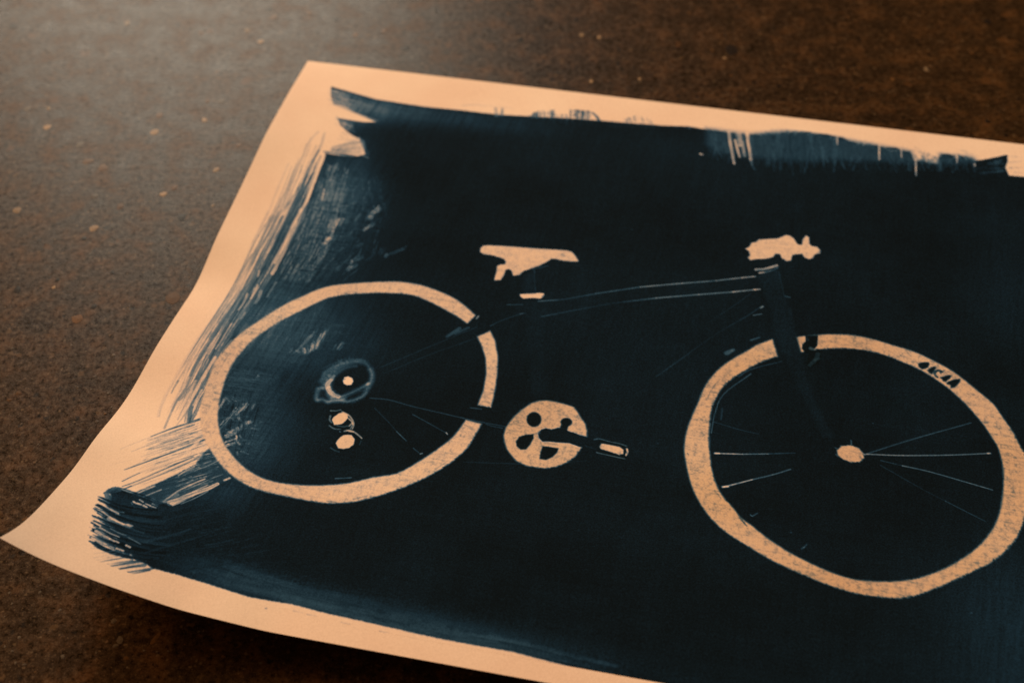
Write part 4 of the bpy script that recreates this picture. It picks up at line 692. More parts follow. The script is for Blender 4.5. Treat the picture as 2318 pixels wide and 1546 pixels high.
PARTS = [
 ["coating",[[-2,3676],[183,3323],[147,2819],[175,1410],[201,683],[180,187],[1034,228],[2866,117],[4699,-3],[5640,220],[6133,2136],[5796,4041],[4021,4408],[3009,4313],[592,4270],[293,4249]]],
 ["frame",[[1913,1939],[2556,1680],[3214,1459],[3329,1364],[3382,1565],[3347,1678],[3269,1707],[3207,1789],[2869,2192],[2424,2698],[2219,2758],[2135,2759],[1957,2881],[1258,2828],[1245,2800],[1788,2783],[2005,2770],[2079,2603],[2016,2362],[1955,2120],[1921,2029],[1740,2257],[1277,2633],[1234,2572],[1529,2236],[1788,2013]]],
 ["fork",[[3264,1708],[3347,1678],[3382,1565],[3428,1697],[3477,1894],[3569,2244],[3621,2387],[3751,2614],[3678,2629],[3491,2227],[3363,1923],[3304,1763]]],
 ["seat_post",[[1881,1714],[1924,1662],[1973,1842],[1897,1864]]],
 ["wheel.rear",[[1664,2085],[1638,2063],[1600,2033],[1561,2005],[1524,1984],[1486,1966],[1445,1951],[1399,1936],[1351,1923],[1303,1913],[1258,1909],[1213,1908],[1169,1911],[1127,1917],[1086,1926],[1043,1936],[995,1949],[946,1963],[901,1977],[863,1989],[829,2000],[797,2013],[768,2027],[741,2043],[716,2061],[691,2083],[666,2108],[642,2133],[618,2156],[594,2180],[571,2206],[549,2235],[527,2266],[507,2299],[487,2332],[467,2366],[449,2400],[429,2436],[410,2473],[395,2509],[383,2544],[374,2578],[367,2610],[361,2639],[357,2666],[353,2694],[350,2724],[348,2756],[347,2786],[348,2815],[350,2843],[353,2872],[356,2903],[361,2935],[366,2967],[371,2998],[377,3029],[384,3060],[392,3091],[402,3122],[412,3151],[422,3178],[433,3202],[447,3229],[465,3260],[485,3292],[507,3324],[531,3354],[557,3383],[585,3412],[614,3440],[644,3467],[674,3491],[703,3511],[732,3529],[762,3545],[793,3559],[825,3571],[858,3580],[892,3586],[927,3590],[962,3592],[995,3594],[1028,3594],[1062,3594],[1097,3595],[1134,3595],[1169,3595],[1200,3594],[1228,3592],[1257,3588],[1288,3582],[1319,3574],[1349,3565],[1378,3554],[1406,3540],[1435,3524],[1466,3506],[1498,3484],[1531,3460],[1567,3432],[1604,3402],[1638,3370],[1670,3338],[1701,3305],[1728,3272],[1753,3241],[1775,3211],[1796,3178],[1817,3140],[1836,3101],[1851,3062],[1861,3023],[1867,2985],[1872,2952],[1877,2922],[1881,2896],[1884,2878],[1796,2867],[1787,2902],[1775,2953],[1760,3000],[1743,3037],[1723,3071],[1702,3106],[1679,3142],[1655,3178],[1629,3214],[1602,3251],[1573,3288],[1541,3319],[1506,3340],[1468,3355],[1431,3371],[1395,3392],[1360,3414],[1324,3434],[1288,3449],[1250,3463],[1213,3475],[1174,3486],[1135,3495],[1097,3503],[1058,3509],[1020,3513],[984,3515],[954,3515],[926,3513],[899,3508],[869,3501],[840,3491],[813,3480],[787,3467],[762,3453],[738,3437],[713,3418],[688,3397],[664,3376],[641,3355],[620,3333],[600,3309],[580,3283],[562,3255],[546,3226],[530,3197],[517,3168],[504,3138],[494,3108],[485,3078],[477,3047],[469,3013],[461,2978],[455,2942],[450,2907],[445,2870],[442,2835],[440,2800],[440,2766],[441,2734],[443,2704],[448,2676],[454,2645],[461,2611],[469,2574],[480,2539],[492,2508],[506,2479],[522,2449],[540,2415],[560,2381],[581,2348],[602,2320],[624,2294],[648,2267],[675,2236],[703,2202],[731,2173],[757,2147],[781,2125],[806,2107],[833,2092],[860,2080],[890,2069],[922,2058],[957,2048],[995,2038],[1038,2027],[1085,2017],[1130,2009],[1171,2003],[1212,1999],[1250,1998],[1284,2002],[1315,2009],[1350,2020],[1391,2035],[1435,2054],[1475,2072],[1506,2086],[1533,2098],[1559,2111],[1588,2127],[1615,2144],[1634,2155]]],
 ["wheel.rear",[[1906,2748],[1899,2622],[1881,2481],[1857,2364],[1816,2252],[1774,2187],[1711,2242],[1750,2301],[1793,2389],[1824,2504],[1837,2635],[1832,2745]]],
 ["wheel.front",[[3343,1947],[3324,1960],[3296,1979],[3270,1999],[3250,2019],[3231,2040],[3210,2063],[3184,2089],[3157,2117],[3130,2146],[3106,2176],[3084,2207],[3064,2240],[3046,2276],[3030,2314],[3017,2353],[3007,2393],[3000,2434],[2994,2475],[2986,2517],[2978,2559],[2971,2598],[2965,2635],[2960,2669],[2957,2704],[2956,2743],[2957,2783],[2959,2821],[2964,2854],[2970,2885],[2979,2918],[2989,2958],[3001,2999],[3014,3039],[3027,3075],[3041,3109],[3057,3142],[3074,3173],[3093,3204],[3113,3233],[3134,3261],[3157,3288],[3181,3312],[3205,3333],[3230,3352],[3256,3369],[3282,3385],[3309,3400],[3339,3416],[3370,3434],[3404,3453],[3440,3471],[3478,3489],[3519,3505],[3559,3521],[3597,3534],[3636,3546],[3675,3558],[3713,3569],[3751,3580],[3789,3588],[3826,3594],[3864,3598],[3901,3600],[3939,3600],[3977,3598],[4012,3594],[4045,3590],[4075,3584],[4105,3574],[4135,3559],[4165,3539],[4197,3518],[4231,3493],[4266,3467],[4300,3440],[4331,3415],[4362,3390],[4394,3364],[4430,3334],[4466,3303],[4500,3271],[4529,3238],[4556,3205],[4580,3171],[4601,3137],[4620,3103],[4637,3067],[4651,3030],[4663,2991],[4673,2954],[4681,2920],[4687,2889],[4692,2856],[4697,2820],[4702,2782],[4705,2745],[4708,2707],[4709,2669],[4709,2634],[4708,2604],[4706,2577],[4704,2553],[4701,2530],[4697,2510],[4693,2493],[4689,2483],[4684,2476],[4677,2462],[4666,2432],[4653,2394],[4639,2358],[4623,2328],[4606,2300],[4589,2271],[4573,2241],[4556,2211],[4538,2183],[4518,2162],[4497,2143],[4476,2125],[4456,2106],[4435,2086],[4413,2066],[4387,2043],[4358,2018],[4327,1995],[4293,1974],[4256,1954],[4219,1935],[4183,1918],[4146,1902],[4110,1889],[4073,1880],[4037,1873],[4000,1865],[3963,1857],[3926,1848],[3889,1841],[3853,1836],[3816,1833],[3779,1832],[3741,1835],[3704,1840],[3669,1846],[3638,1853],[3609,1862],[3582,1870],[3554,1878],[3528,1886],[3506,1893],[3489,1899],[3476,1904],[3468,1907],[3504,2014],[3525,2004],[3555,1989],[3589,1975],[3627,1964],[3668,1953],[3708,1944],[3745,1938],[3781,1933],[3817,1931],[3854,1931],[3890,1934],[3927,1940],[3963,1948],[4000,1958],[4036,1971],[4074,1985],[4112,2000],[4146,2016],[4172,2029],[4196,2043],[4221,2059],[4252,2082],[4286,2107],[4318,2134],[4347,2163],[4376,2193],[4403,2224],[4428,2256],[4453,2289],[4475,2321],[4494,2351],[4510,2380],[4526,2409],[4540,2438],[4554,2467],[4565,2498],[4572,2533],[4578,2569],[4582,2606],[4584,2641],[4585,2676],[4583,2716],[4580,2765],[4575,2818],[4568,2869],[4560,2914],[4551,2955],[4539,2996],[4524,3036],[4506,3075],[4487,3113],[4466,3149],[4443,3184],[4417,3219],[4387,3255],[4353,3291],[4320,3323],[4289,3352],[4257,3377],[4226,3400],[4194,3422],[4163,3442],[4132,3458],[4101,3471],[4070,3482],[4039,3491],[4008,3499],[3977,3506],[3945,3511],[3912,3515],[3878,3517],[3842,3515],[3805,3510],[3767,3501],[3728,3490],[3689,3477],[3649,3462],[3611,3446],[3576,3431],[3543,3414],[3512,3398],[3483,3380],[3456,3362],[3430,3344],[3404,3325],[3380,3306],[3357,3287],[3334,3271],[3313,3257],[3293,3241],[3277,3222],[3263,3203],[3248,3183],[3231,3164],[3213,3146],[3197,3125],[3181,3103],[3167,3079],[3153,3051],[3140,3018],[3128,2982],[3117,2946],[3108,2910],[3101,2873],[3094,2836],[3087,2799],[3081,2761],[3076,2723],[3072,2685],[3070,2647],[3068,2608],[3068,2567],[3068,2527],[3071,2489],[3076,2456],[3084,2425],[3093,2396],[3102,2369],[3114,2342],[3127,2316],[3145,2290],[3164,2263],[3184,2239],[3204,2217],[3224,2196],[3244,2176],[3263,2157],[3283,2138],[3304,2120],[3332,2100],[3361,2081],[3382,2068]]],
 ["saddle",[[1576,1580],[1571,1552],[1583,1525],[1616,1516],[1705,1506],[1808,1497],[1911,1489],[2013,1478],[2081,1472],[2113,1478],[2143,1511],[2167,1548],[2131,1557],[2080,1560],[2028,1555],[2007,1556],[1982,1586],[1940,1632],[1895,1665],[1864,1685],[1848,1724],[1810,1736],[1791,1694],[1772,1688],[1757,1696],[1757,1744],[1745,1784],[1713,1795],[1707,1782],[1708,1724],[1701,1678],[1718,1662],[1744,1653],[1744,1631],[1728,1612],[1691,1602],[1647,1594],[1599,1595]]],
 ["seat_clamp",[[1880,1875],[1918,1863],[1983,1846],[2016,1842],[2020,1862],[2004,1886],[1958,1890],[1907,1905],[1887,1892]]],
 ["handlebar",[[3119,1260],[3139,1241],[3149,1205],[3175,1193],[3189,1168],[3249,1151],[3298,1137],[3324,1117],[3346,1098],[3373,1100],[3396,1123],[3415,1159],[3426,1167],[3446,1163],[3446,1119],[3463,1081],[3481,1092],[3487,1146],[3500,1163],[3534,1166],[3556,1191],[3554,1216],[3525,1231],[3517,1262],[3495,1276],[3467,1266],[3452,1240],[3419,1249],[3397,1260],[3391,1310],[3365,1317],[3336,1296],[3323,1265],[3300,1269],[3283,1302],[3244,1321],[3199,1332],[3157,1350],[3141,1329],[3153,1312],[3142,1275]]],
 ["headset_ring",[[3186,1411],[3238,1399],[3276,1377],[3314,1346],[3327,1384],[3294,1426],[3244,1453],[3211,1459]]],
 ["sprocket",[[950,2760],[941,2673],[981,2612],[1046,2553],[1133,2533],[1184,2579],[1222,2647],[1227,2728],[1228,2791],[1199,2847],[1129,2882],[1062,2898],[1020,2907],[968,2914],[945,2844],[949,2799]]],
 ["jockey_wheel",[[1068,3002],[1064,2947],[1122,2930],[1179,2957],[1228,3014],[1231,3068],[1173,3078],[1122,3087],[1091,3058]]],
 ["jockey_wheel",[[1183,3082],[1222,3068],[1263,3085],[1297,3120],[1298,3174],[1256,3207],[1211,3241],[1153,3225],[1163,3174],[1176,3117]]],
 ["chainring",[[2017,2937],[2015,2887],[2026,2835],[2044,2785],[2072,2729],[2112,2672],[2151,2646],[2192,2635],[2229,2635],[2270,2639],[2316,2647],[2343,2654],[2371,2691],[2400,2730],[2424,2765],[2439,2806],[2447,2844],[2444,2894],[2427,2962],[2411,3009],[2375,3061],[2329,3097],[2281,3120],[2233,3125],[2177,3123],[2127,3105],[2088,3070],[2054,3028],[2033,2983]]],
 ["crank",[[2191,2884],[2203,2852],[2225,2837],[2255,2841],[2287,2819],[2312,2819],[2351,2835],[2380,2839],[2407,2848],[2454,2853],[2518,2873],[2526,2921],[2507,2930],[2422,2933],[2366,2918],[2314,2925],[2261,2929],[2227,2938],[2205,2916]]],
 ["pedal",[[2512,2860],[2569,2858],[2666,2871],[2678,2903],[2677,2942],[2668,2973],[2587,2966],[2528,2954]]],
 ["hub",[[3741,2676],[3761,2642],[3809,2625],[3853,2638],[3876,2670],[3882,2699],[3862,2733],[3819,2745],[3776,2736],[3748,2712]]],
 ["brake",[[3506,1993],[3508,1945],[3521,1883],[3592,1865],[3595,1948],[3618,2027],[3604,2076],[3561,2115],[3543,2096],[3553,2008],[3519,2014]]],
 ["letter",[[4143,1978],[4155,1966],[4178,1956],[4198,1954],[4203,1967],[4196,1992],[4179,2007],[4162,2012],[4148,2001]]],
 ["letter",[[4191,2016],[4202,2000],[4213,1986],[4236,1978],[4239,1991],[4231,2008],[4225,2025],[4217,2038],[4203,2030]]],
 ["letter",[[4232,2008],[4254,1996],[4289,1989],[4274,2012],[4268,2028],[4252,2055],[4237,2054],[4228,2034]]],
 ["letter",[[4259,2057],[4276,2044],[4302,2030],[4322,2026],[4314,2049],[4303,2062],[4292,2078],[4278,2079],[4270,2063]]],
 ["letter",[[4296,2083],[4314,2068],[4334,2053],[4368,2042],[4367,2064],[4354,2089],[4340,2109],[4320,2119],[4315,2097],[4300,2096]]],
 ["spoke.front",[[3896,2678],[4432,2350],[4428,2333],[3892,2661]]],
 ["spoke.front",[[3894,2685],[4522,2548],[4522,2529],[3894,2666]]],
 ["spoke.front",[[3963,2710],[4527,2796],[4531,2778],[3966,2692]]],
 ["spoke.front",[[3121,2840],[3530,2752],[3529,2734],[3119,2821]]],
 ["spoke.front",[[3188,3067],[3517,2868],[3513,2851],[3183,3050]]],
 ["spoke.front",[[3963,2744],[4482,3017],[4489,3000],[3969,2726]]],
 ["spoke.rear",[[1506,2896],[1727,2999],[1729,2981],[1508,2878]]],
 ["spoke.rear",[[1292,2893],[1631,3167],[1636,3151],[1298,2877]]],
]
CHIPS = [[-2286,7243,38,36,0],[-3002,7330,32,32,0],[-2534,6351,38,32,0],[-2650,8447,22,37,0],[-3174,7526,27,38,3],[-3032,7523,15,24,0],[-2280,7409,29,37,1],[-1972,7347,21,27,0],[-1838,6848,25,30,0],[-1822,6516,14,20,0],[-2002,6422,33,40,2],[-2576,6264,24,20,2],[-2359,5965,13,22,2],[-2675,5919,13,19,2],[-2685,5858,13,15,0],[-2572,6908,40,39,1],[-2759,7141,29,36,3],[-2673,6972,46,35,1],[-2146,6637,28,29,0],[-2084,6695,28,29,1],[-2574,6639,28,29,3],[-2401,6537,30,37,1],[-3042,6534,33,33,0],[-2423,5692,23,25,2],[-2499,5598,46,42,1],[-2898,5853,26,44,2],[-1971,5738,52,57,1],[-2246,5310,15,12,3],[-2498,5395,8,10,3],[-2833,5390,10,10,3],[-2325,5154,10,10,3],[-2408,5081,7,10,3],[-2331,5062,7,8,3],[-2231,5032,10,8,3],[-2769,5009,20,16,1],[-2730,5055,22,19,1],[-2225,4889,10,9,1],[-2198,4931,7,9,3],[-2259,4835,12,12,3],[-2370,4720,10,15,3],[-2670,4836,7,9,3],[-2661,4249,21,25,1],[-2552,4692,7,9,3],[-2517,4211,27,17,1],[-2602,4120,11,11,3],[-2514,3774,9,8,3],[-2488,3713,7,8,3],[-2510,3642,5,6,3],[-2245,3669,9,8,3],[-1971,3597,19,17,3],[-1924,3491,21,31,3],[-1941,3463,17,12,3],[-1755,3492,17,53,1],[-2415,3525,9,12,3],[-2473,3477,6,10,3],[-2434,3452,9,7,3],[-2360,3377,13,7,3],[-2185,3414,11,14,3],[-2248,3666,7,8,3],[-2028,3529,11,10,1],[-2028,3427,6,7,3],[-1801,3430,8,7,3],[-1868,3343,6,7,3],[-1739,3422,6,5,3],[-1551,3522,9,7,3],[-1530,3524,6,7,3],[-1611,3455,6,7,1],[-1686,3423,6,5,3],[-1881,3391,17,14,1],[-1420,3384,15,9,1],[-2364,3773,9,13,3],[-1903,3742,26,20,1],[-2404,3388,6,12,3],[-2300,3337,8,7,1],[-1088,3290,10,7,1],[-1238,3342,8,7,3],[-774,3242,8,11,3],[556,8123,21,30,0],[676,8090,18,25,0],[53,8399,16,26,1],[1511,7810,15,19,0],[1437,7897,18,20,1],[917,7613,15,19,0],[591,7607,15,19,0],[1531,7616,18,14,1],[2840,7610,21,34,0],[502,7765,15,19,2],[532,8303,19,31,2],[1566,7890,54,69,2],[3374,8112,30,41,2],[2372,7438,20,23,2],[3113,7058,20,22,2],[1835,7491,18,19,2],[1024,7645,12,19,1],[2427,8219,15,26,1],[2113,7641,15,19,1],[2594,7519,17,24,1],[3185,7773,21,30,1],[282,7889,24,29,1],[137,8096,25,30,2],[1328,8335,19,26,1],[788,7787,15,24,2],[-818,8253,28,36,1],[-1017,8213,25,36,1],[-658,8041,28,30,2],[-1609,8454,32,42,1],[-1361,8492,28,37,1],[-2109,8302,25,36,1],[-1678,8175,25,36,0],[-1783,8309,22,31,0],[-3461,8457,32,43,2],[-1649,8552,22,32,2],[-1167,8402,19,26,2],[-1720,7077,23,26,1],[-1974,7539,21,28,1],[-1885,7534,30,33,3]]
LB = [0.0,0.043,0.087,0.123,0.156,0.182,0.2,0.2127,0.2258,0.2416,0.2638,0.279,0.3,0.313,0.328,0.35,0.363,0.375,0.39,0.406,0.418,0.428,0.4375]
LE = [0.0,0.00451,0.00723,0.00548,0.00476,0.00454,0.00197,0.00054,0.00192,0.00512,0.00729,0.0081,0.00658,0.00614,0.00788,0.01283,0.01362,0.01475,0.01889,0.02366,0.02839,0.03375,0.04221]
BA = [0,0.01,0.024,0.048,0.078,0.12,0.16]
GA = [1.0,0.7981,0.6021,0.3624,0.1313,0.0,0.0]
ZB = 0.01929
PH = 0.4375
THETA = -0.237475
ORIGIN = (-0.13313, 0.79314)
PW = 0.60                                             # sheet width, metres

# ------------------------------------------------------------------ materials
def new_mat(name):
    m = bpy.data.materials.new(name); m.use_nodes = True
    return m, m.node_tree.nodes, m.node_tree.links, m.node_tree.nodes['Principled BSDF']

def ramp(nodes, stops, interp='LINEAR'):
    r = nodes.new('ShaderNodeValToRGB'); r.color_ramp.interpolation = interp
    e = r.color_ramp.elements
    while len(e) < len(stops): e.new(0.5)
    for i, (p, c) in enumerate(stops):
        e[i].position = p; e[i].color = (c[0], c[1], c[2], 1)
    return r

def mix(nodes, links, a, b, fac, mode='MIX'):
    n = nodes.new('ShaderNodeMix'); n.data_type = 'RGBA'; n.blend_type = mode
    for sock, v in ((n.inputs[0], fac), (n.inputs[6], a), (n.inputs[7], b)):
        if isinstance(v, bpy.types.NodeSocket): links.new(v, sock)
        elif isinstance(v, (int, float)): sock.default_value = v
        else: sock.default_value = (v[0], v[1], v[2], 1)
    return n.outputs[2]

def noise(nodes, links, vec, scale, detail=3, rough=0.55, dist=0.0):
    n = nodes.new('ShaderNodeTexNoise'); n.inputs['Scale'].default_value = scale
    n.inputs['Detail'].default_value = detail; n.inputs['Roughness'].default_value = rough
    n.inputs['Distortion'].default_value = dist
    links.new(vec, n.inputs['Vector'])
    return n.outputs['Fac']

def mapr(nodes, links, val, a, b, c, d):
    n = nodes.new('ShaderNodeMapRange'); links.new(val, n.inputs[0])
    for i, v in enumerate((a, b, c, d)): n.inputs[i + 1].default_value = v
    return n.outputs[0]

def concrete():
    m, N, L, P = new_mat('worn brown concrete')
    tc = N.new('ShaderNodeTexCoord').outputs['Object']
    big = noise(N, L, tc, 7, 4, 0.6); mid = noise(N, L, tc, 60, 5, 0.65); fine = noise(N, L, tc, 300, 4, 0.75); grit = noise(N, L, tc, 1100, 3, 0.75)
    base = ramp(N, [(0.3, (0.0150, 0.0080, 0.0029)), (0.7, (0.0270, 0.0150, 0.0056))]); L.new(big, base.inputs[0])
    c = mix(N, L, base.outputs[0], (0.060, 0.0285, 0.0080), mapr(N, L, mid, 0.48, 0.68, 0.0, 0.95))
    c = mix(N, L, c, (0.0070, 0.0042, 0.0018), mapr(N, L, mid, 0.46, 0.30, 0.0, 0.85))
    c = mix(N, L, c, (0.0050, 0.0032, 0.0016), mapr(N, L, fine, 0.50, 0.34, 0.0, 0.9))
    c = mix(N, L, c, (0.085, 0.052, 0.022), mapr(N, L, fine, 0.56, 0.76, 0.0, 0.9))
    c = mix(N, L, c, (0.110, 0.075, 0.038), mapr(N, L, grit, 0.56, 0.80, 0.0, 0.9))
    c = mix(N, L, c, (0.004, 0.003, 0.002), mapr(N, L, grit, 0.46, 0.25, 0.0, 0.8))
    # small sand and stone grains, cell by cell
    for sc, lo, hi, col, amt in ((430, 0.955, 1.0, (0.12, 0.086, 0.05), 0.5), (210, 0.966, 1.0, (0.085, 0.052, 0.024), 0.55), (95, 0.955, 1.0, (0.062, 0.030, 0.010), 0.8), (230, 0.95, 1.0, (0.0030, 0.0022, 0.0014), 0.85)):
        v = N.new('ShaderNodeTexVoronoi'); v.inputs['Scale'].default_value = sc; v.inputs['Randomness'].default_value = 1
        dv = N.new('ShaderNodeVectorMath'); dv.operation = 'ADD'
        nz = N.new('ShaderNodeTexNoise'); nz.inputs['Scale'].default_value = sc * 1.6; L.new(tc, nz.inputs['Vector'])
        sc2 = N.new('ShaderNodeVectorMath'); sc2.operation = 'SCALE'; sc2.inputs['Scale'].default_value = 0.9 / sc
        L.new(nz.outputs['Color'], sc2.inputs[0]); L.new(tc, dv.inputs[0]); L.new(sc2.outputs[0], dv.inputs[1]); L.new(dv.outputs[0], v.inputs['Vector'])
        sep = N.new('ShaderNodeSeparateColor'); L.new(v.outputs['Color'], sep.inputs[0])
        pick = mapr(N, L, sep.outputs[0], lo - 0.002, lo, 0, 1)
        rad = mapr(N, L, v.outputs['Distance'], 0.42, 0.25, 0, 1)
        mu = N.new('ShaderNodeMath'); mu.operation = 'MULTIPLY'; L.new(pick, mu.inputs[0]); L.new(rad, mu.inputs[1])
        mu2 = N.new('ShaderNodeMath'); mu2.operation = 'MULTIPLY'; L.new(mu.outputs[0], mu2.inputs[0]); mu2.inputs[1].default_value = amt
        c = mix(N, L, c, col, mu2.outputs[0])
    L.new(c, P.inputs['Base Color'])
    rg = N.new('ShaderNodeMath'); rg.operation = 'ADD'
    L.new(mapr(N, L, mid, 0.3, 0.7, 0.27, 0.38), rg.inputs[0]); L.new(mapr(N, L, fine, 0.35, 0.7, -0.05, 0.09), rg.inputs[1])
    spk = N.new('ShaderNodeMath'); spk.operation = 'ADD'; L.new(mapr(N, L, fine, 0.36, 0.64, 0.0, 0.07), spk.inputs[0]); L.new(mapr(N, L, grit, 0.34, 0.66, 0.0, 0.07), spk.inputs[1])
    L.new(rg.outputs[0], P.inputs['Roughness'])
    L.new(spk.outputs[0], P.inputs['Specular IOR Level'])       # polished grains among dull paste
    b = N.new('ShaderNodeBump'); b.inputs['Strength'].default_value = 0.12; b.inputs['Distance'].default_value = 0.0004
    ad = N.new('ShaderNodeMath'); ad.operation = 'ADD'; L.new(fine, ad.inputs[0]); L.new(grit, ad.inputs[1])
    L.new(ad.outputs[0], b.inputs['Height']); L.new(b.outputs[0], P.inputs['Normal'])
    return m

def chip_mat(name, c1, c2):
    m, N, L, P = new_mat(name)
    tc = N.new('ShaderNodeTexCoord').outputs['Object']
    oi = N.new('ShaderNodeObjectInfo')
    r = ramp(N, [(0.0, c1), (1.0, c2)]); L.new(oi.outputs['Random'], r.inputs[0])
    f = noise(N, L, tc, 700, 4, 0.7)
    L.new(mix(N, L, r.outputs[0], tuple(v * 0.45 for v in c1), mapr(N, L, f, 0.5, 0.72, 0, 0.8)), P.inputs['Base Color'])
    P.inputs['Roughness'].default_value = 0.33; P.inputs['Specular IOR Level'].default_value = 0.06
    return m

def print_paper():
    m, N, L, P = new_mat('cotton paper with cyanotype pigment')
    tc = N.new('ShaderNodeTexCoord').outputs['Object']
    at = N.new('ShaderNodeAttribute'); at.attribute_name = 'ink'
    tooth = noise(N, L, tc, 1300, 3, 0.65); fibre = noise(N, L, tc, 260, 4, 0.6); soft = noise(N, L, tc, 14, 3, 0.5)
    # pigment settles unevenly in the paper's tooth
    j = N.new('ShaderNodeMath'); j.operation = 'MULTIPLY_ADD'
    L.new(mapr(N, L, tooth, 0.25, 0.75, -0.06, 0.06), j.inputs[0])
    k = mapr(N, L, at.outputs['Fac'], 0.0, 0.12, 0.15, 1.0); L.new(k, j.inputs[1]); L.new(at.outputs['Fac'], j.inputs[2])
    r = ramp(N, [(0.0, (0.81, 0.705, 0.595)), (0.16, (0.61, 0.565, 0.54)), (0.32, (0.34, 0.38, 0.43)), (0.5, (0.110, 0.205, 0.32)), (0.68, (0.025, 0.083, 0.165)),
                 (0.84, (0.0085, 0.033, 0.072)), (0.94, (0.0044, 0.0135, 0.0255)), (1.0, (0.0030, 0.0074, 0.0120))])
    L.new(j.outputs[0], r.inputs[0])
    stn = N.new('ShaderNodeAttribute'); stn.attribute_name = 'stain'      # undeveloped residue left in the masked shapes
    c0 = mix(N, L, r.outputs[0], (0.72, 0.58, 0.40), stn.outputs['Fac'], 'MULTIPLY')
    c = mix(N, L, c0, (0.93, 0.875, 0.86), mapr(N, L, soft, 0.3, 0.7, 0.0, 1.0), 'MULTIPLY')
    c = mix(N, L, c, (0.80, 0.79, 0.77), mapr(N, L, tooth, 0.35, 0.75, 0.0, 0.75), 'MULTIPLY')
    L.new(c, P.inputs['Base Color'])
    P.inputs['Roughness'].default_value = 0.95; P.inputs['Specular IOR Level'].default_value = 0.03
    b = N.new('ShaderNodeBump'); b.inputs['Strength'].default_value = 0.25; b.inputs['Distance'].default_value = 0.0002
    ad = N.new('ShaderNodeMath'); ad.operation = 'ADD'; L.new(tooth, ad.inputs[0]); L.new(fibre, ad.inputs[1])
    L.new(ad.outputs[0], b.inputs['Height']); L.new(b.outputs[0], P.inputs['Normal'])
    return m

MAT_FLOOR = concrete()
MAT_CHIP = [chip_mat('pale stone', (0.12, 0.09, 0.055), (0.27, 0.19, 0.11)), chip_mat('ochre stone', (0.055, 0.030, 0.012), (0.10, 0.052, 0.019)),
            chip_mat('dark stone', (0.006, 0.005, 0.004), (0.012, 0.009, 0.007)), chip_mat('grey and shaded pale stone', (0.05, 0.042, 0.032), (0.085, 0.072, 0.055))]  # grey kind includes near-left pale stones, darkened to carry the floor's shade
MAT_PAPER = print_paper()

# ------------------------------------------------------------------ floor
def mesh_obj(name, verts, faces, mat, parent=None, smooth=False):
    me = bpy.data.meshes.new(name); me.from_pydata(verts, [], faces); me.update()
    me.materials.append(mat)
    if smooth: me.polygons.foreach_set('use_smooth', [True] * len(me.polygons))
    o = bpy.data.objects.new(name, me); COL.objects.link(o)
    if parent: o.parent = parent
    return o

floor = mesh_obj('floor', [(-6, -6, 0), (6, -6, 0), (6, 6, 0), (-6, 6, 0)], [(0, 1, 2, 3)], MAT_FLOOR)
floor['kind'] = 'structure'
rng = random.Random(4)
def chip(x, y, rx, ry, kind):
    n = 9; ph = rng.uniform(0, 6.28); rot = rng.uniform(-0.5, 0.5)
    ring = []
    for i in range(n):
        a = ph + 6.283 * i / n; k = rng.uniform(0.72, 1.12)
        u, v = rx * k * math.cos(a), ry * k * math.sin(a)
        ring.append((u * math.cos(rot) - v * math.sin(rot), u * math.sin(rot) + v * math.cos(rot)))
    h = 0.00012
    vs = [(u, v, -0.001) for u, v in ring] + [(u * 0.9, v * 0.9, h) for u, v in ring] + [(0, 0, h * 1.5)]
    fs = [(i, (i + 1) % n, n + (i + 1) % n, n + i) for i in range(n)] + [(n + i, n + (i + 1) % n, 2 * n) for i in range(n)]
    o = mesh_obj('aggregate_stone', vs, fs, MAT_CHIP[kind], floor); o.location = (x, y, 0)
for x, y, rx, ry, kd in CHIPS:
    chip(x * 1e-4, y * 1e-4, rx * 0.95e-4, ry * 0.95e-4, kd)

# ------------------------------------------------------------------ the shape of the curled sheet
def sm(x):
    x = np.clip(x, 0, 1); return x * x * (3 - 2 * x)
def smooth_tab(xs, ys, n, s):
    x = np.linspace(xs[0], xs[-1], n); y = np.interp(x, xs, ys)
    k = np.exp(-.5 * (np.arange(-3 * s, 3 * s + 1) / s) ** 2); k /= k.sum()
    return x, np.convolve(np.pad(y, 3 * s, mode='reflect', reflect_type='odd'), k, 'valid')
LX, LY = smooth_tab(LB, LE, 400, 7)
GX, GY = smooth_tab(BA, GA, 200, 8); GY = np.clip(GY, 0, None)
def height(a, b):
    z = ZB * sm((b - .225) / (PH - .225)) + np.interp(b, LX, LY) * np.interp(a, GX, GY)
    return .0005 + np.maximum(z, 0)
ca, sa = math.cos(THETA), math.sin(THETA)

root = bpy.data.objects.new('bicycle_print', None); COL.objects.link(root)
root.empty_display_size = 0.05
root.location = (ORIGIN[0], ORIGIN[1], 0); root.rotation_euler = (0, 0, THETA)
root['label'] = 'curled paper sheet on the floor with a dark blue brushed print of a bicycle'
root['category'] = 'print'
# in the sheet's own frame x runs along its upper edge and -y down its side

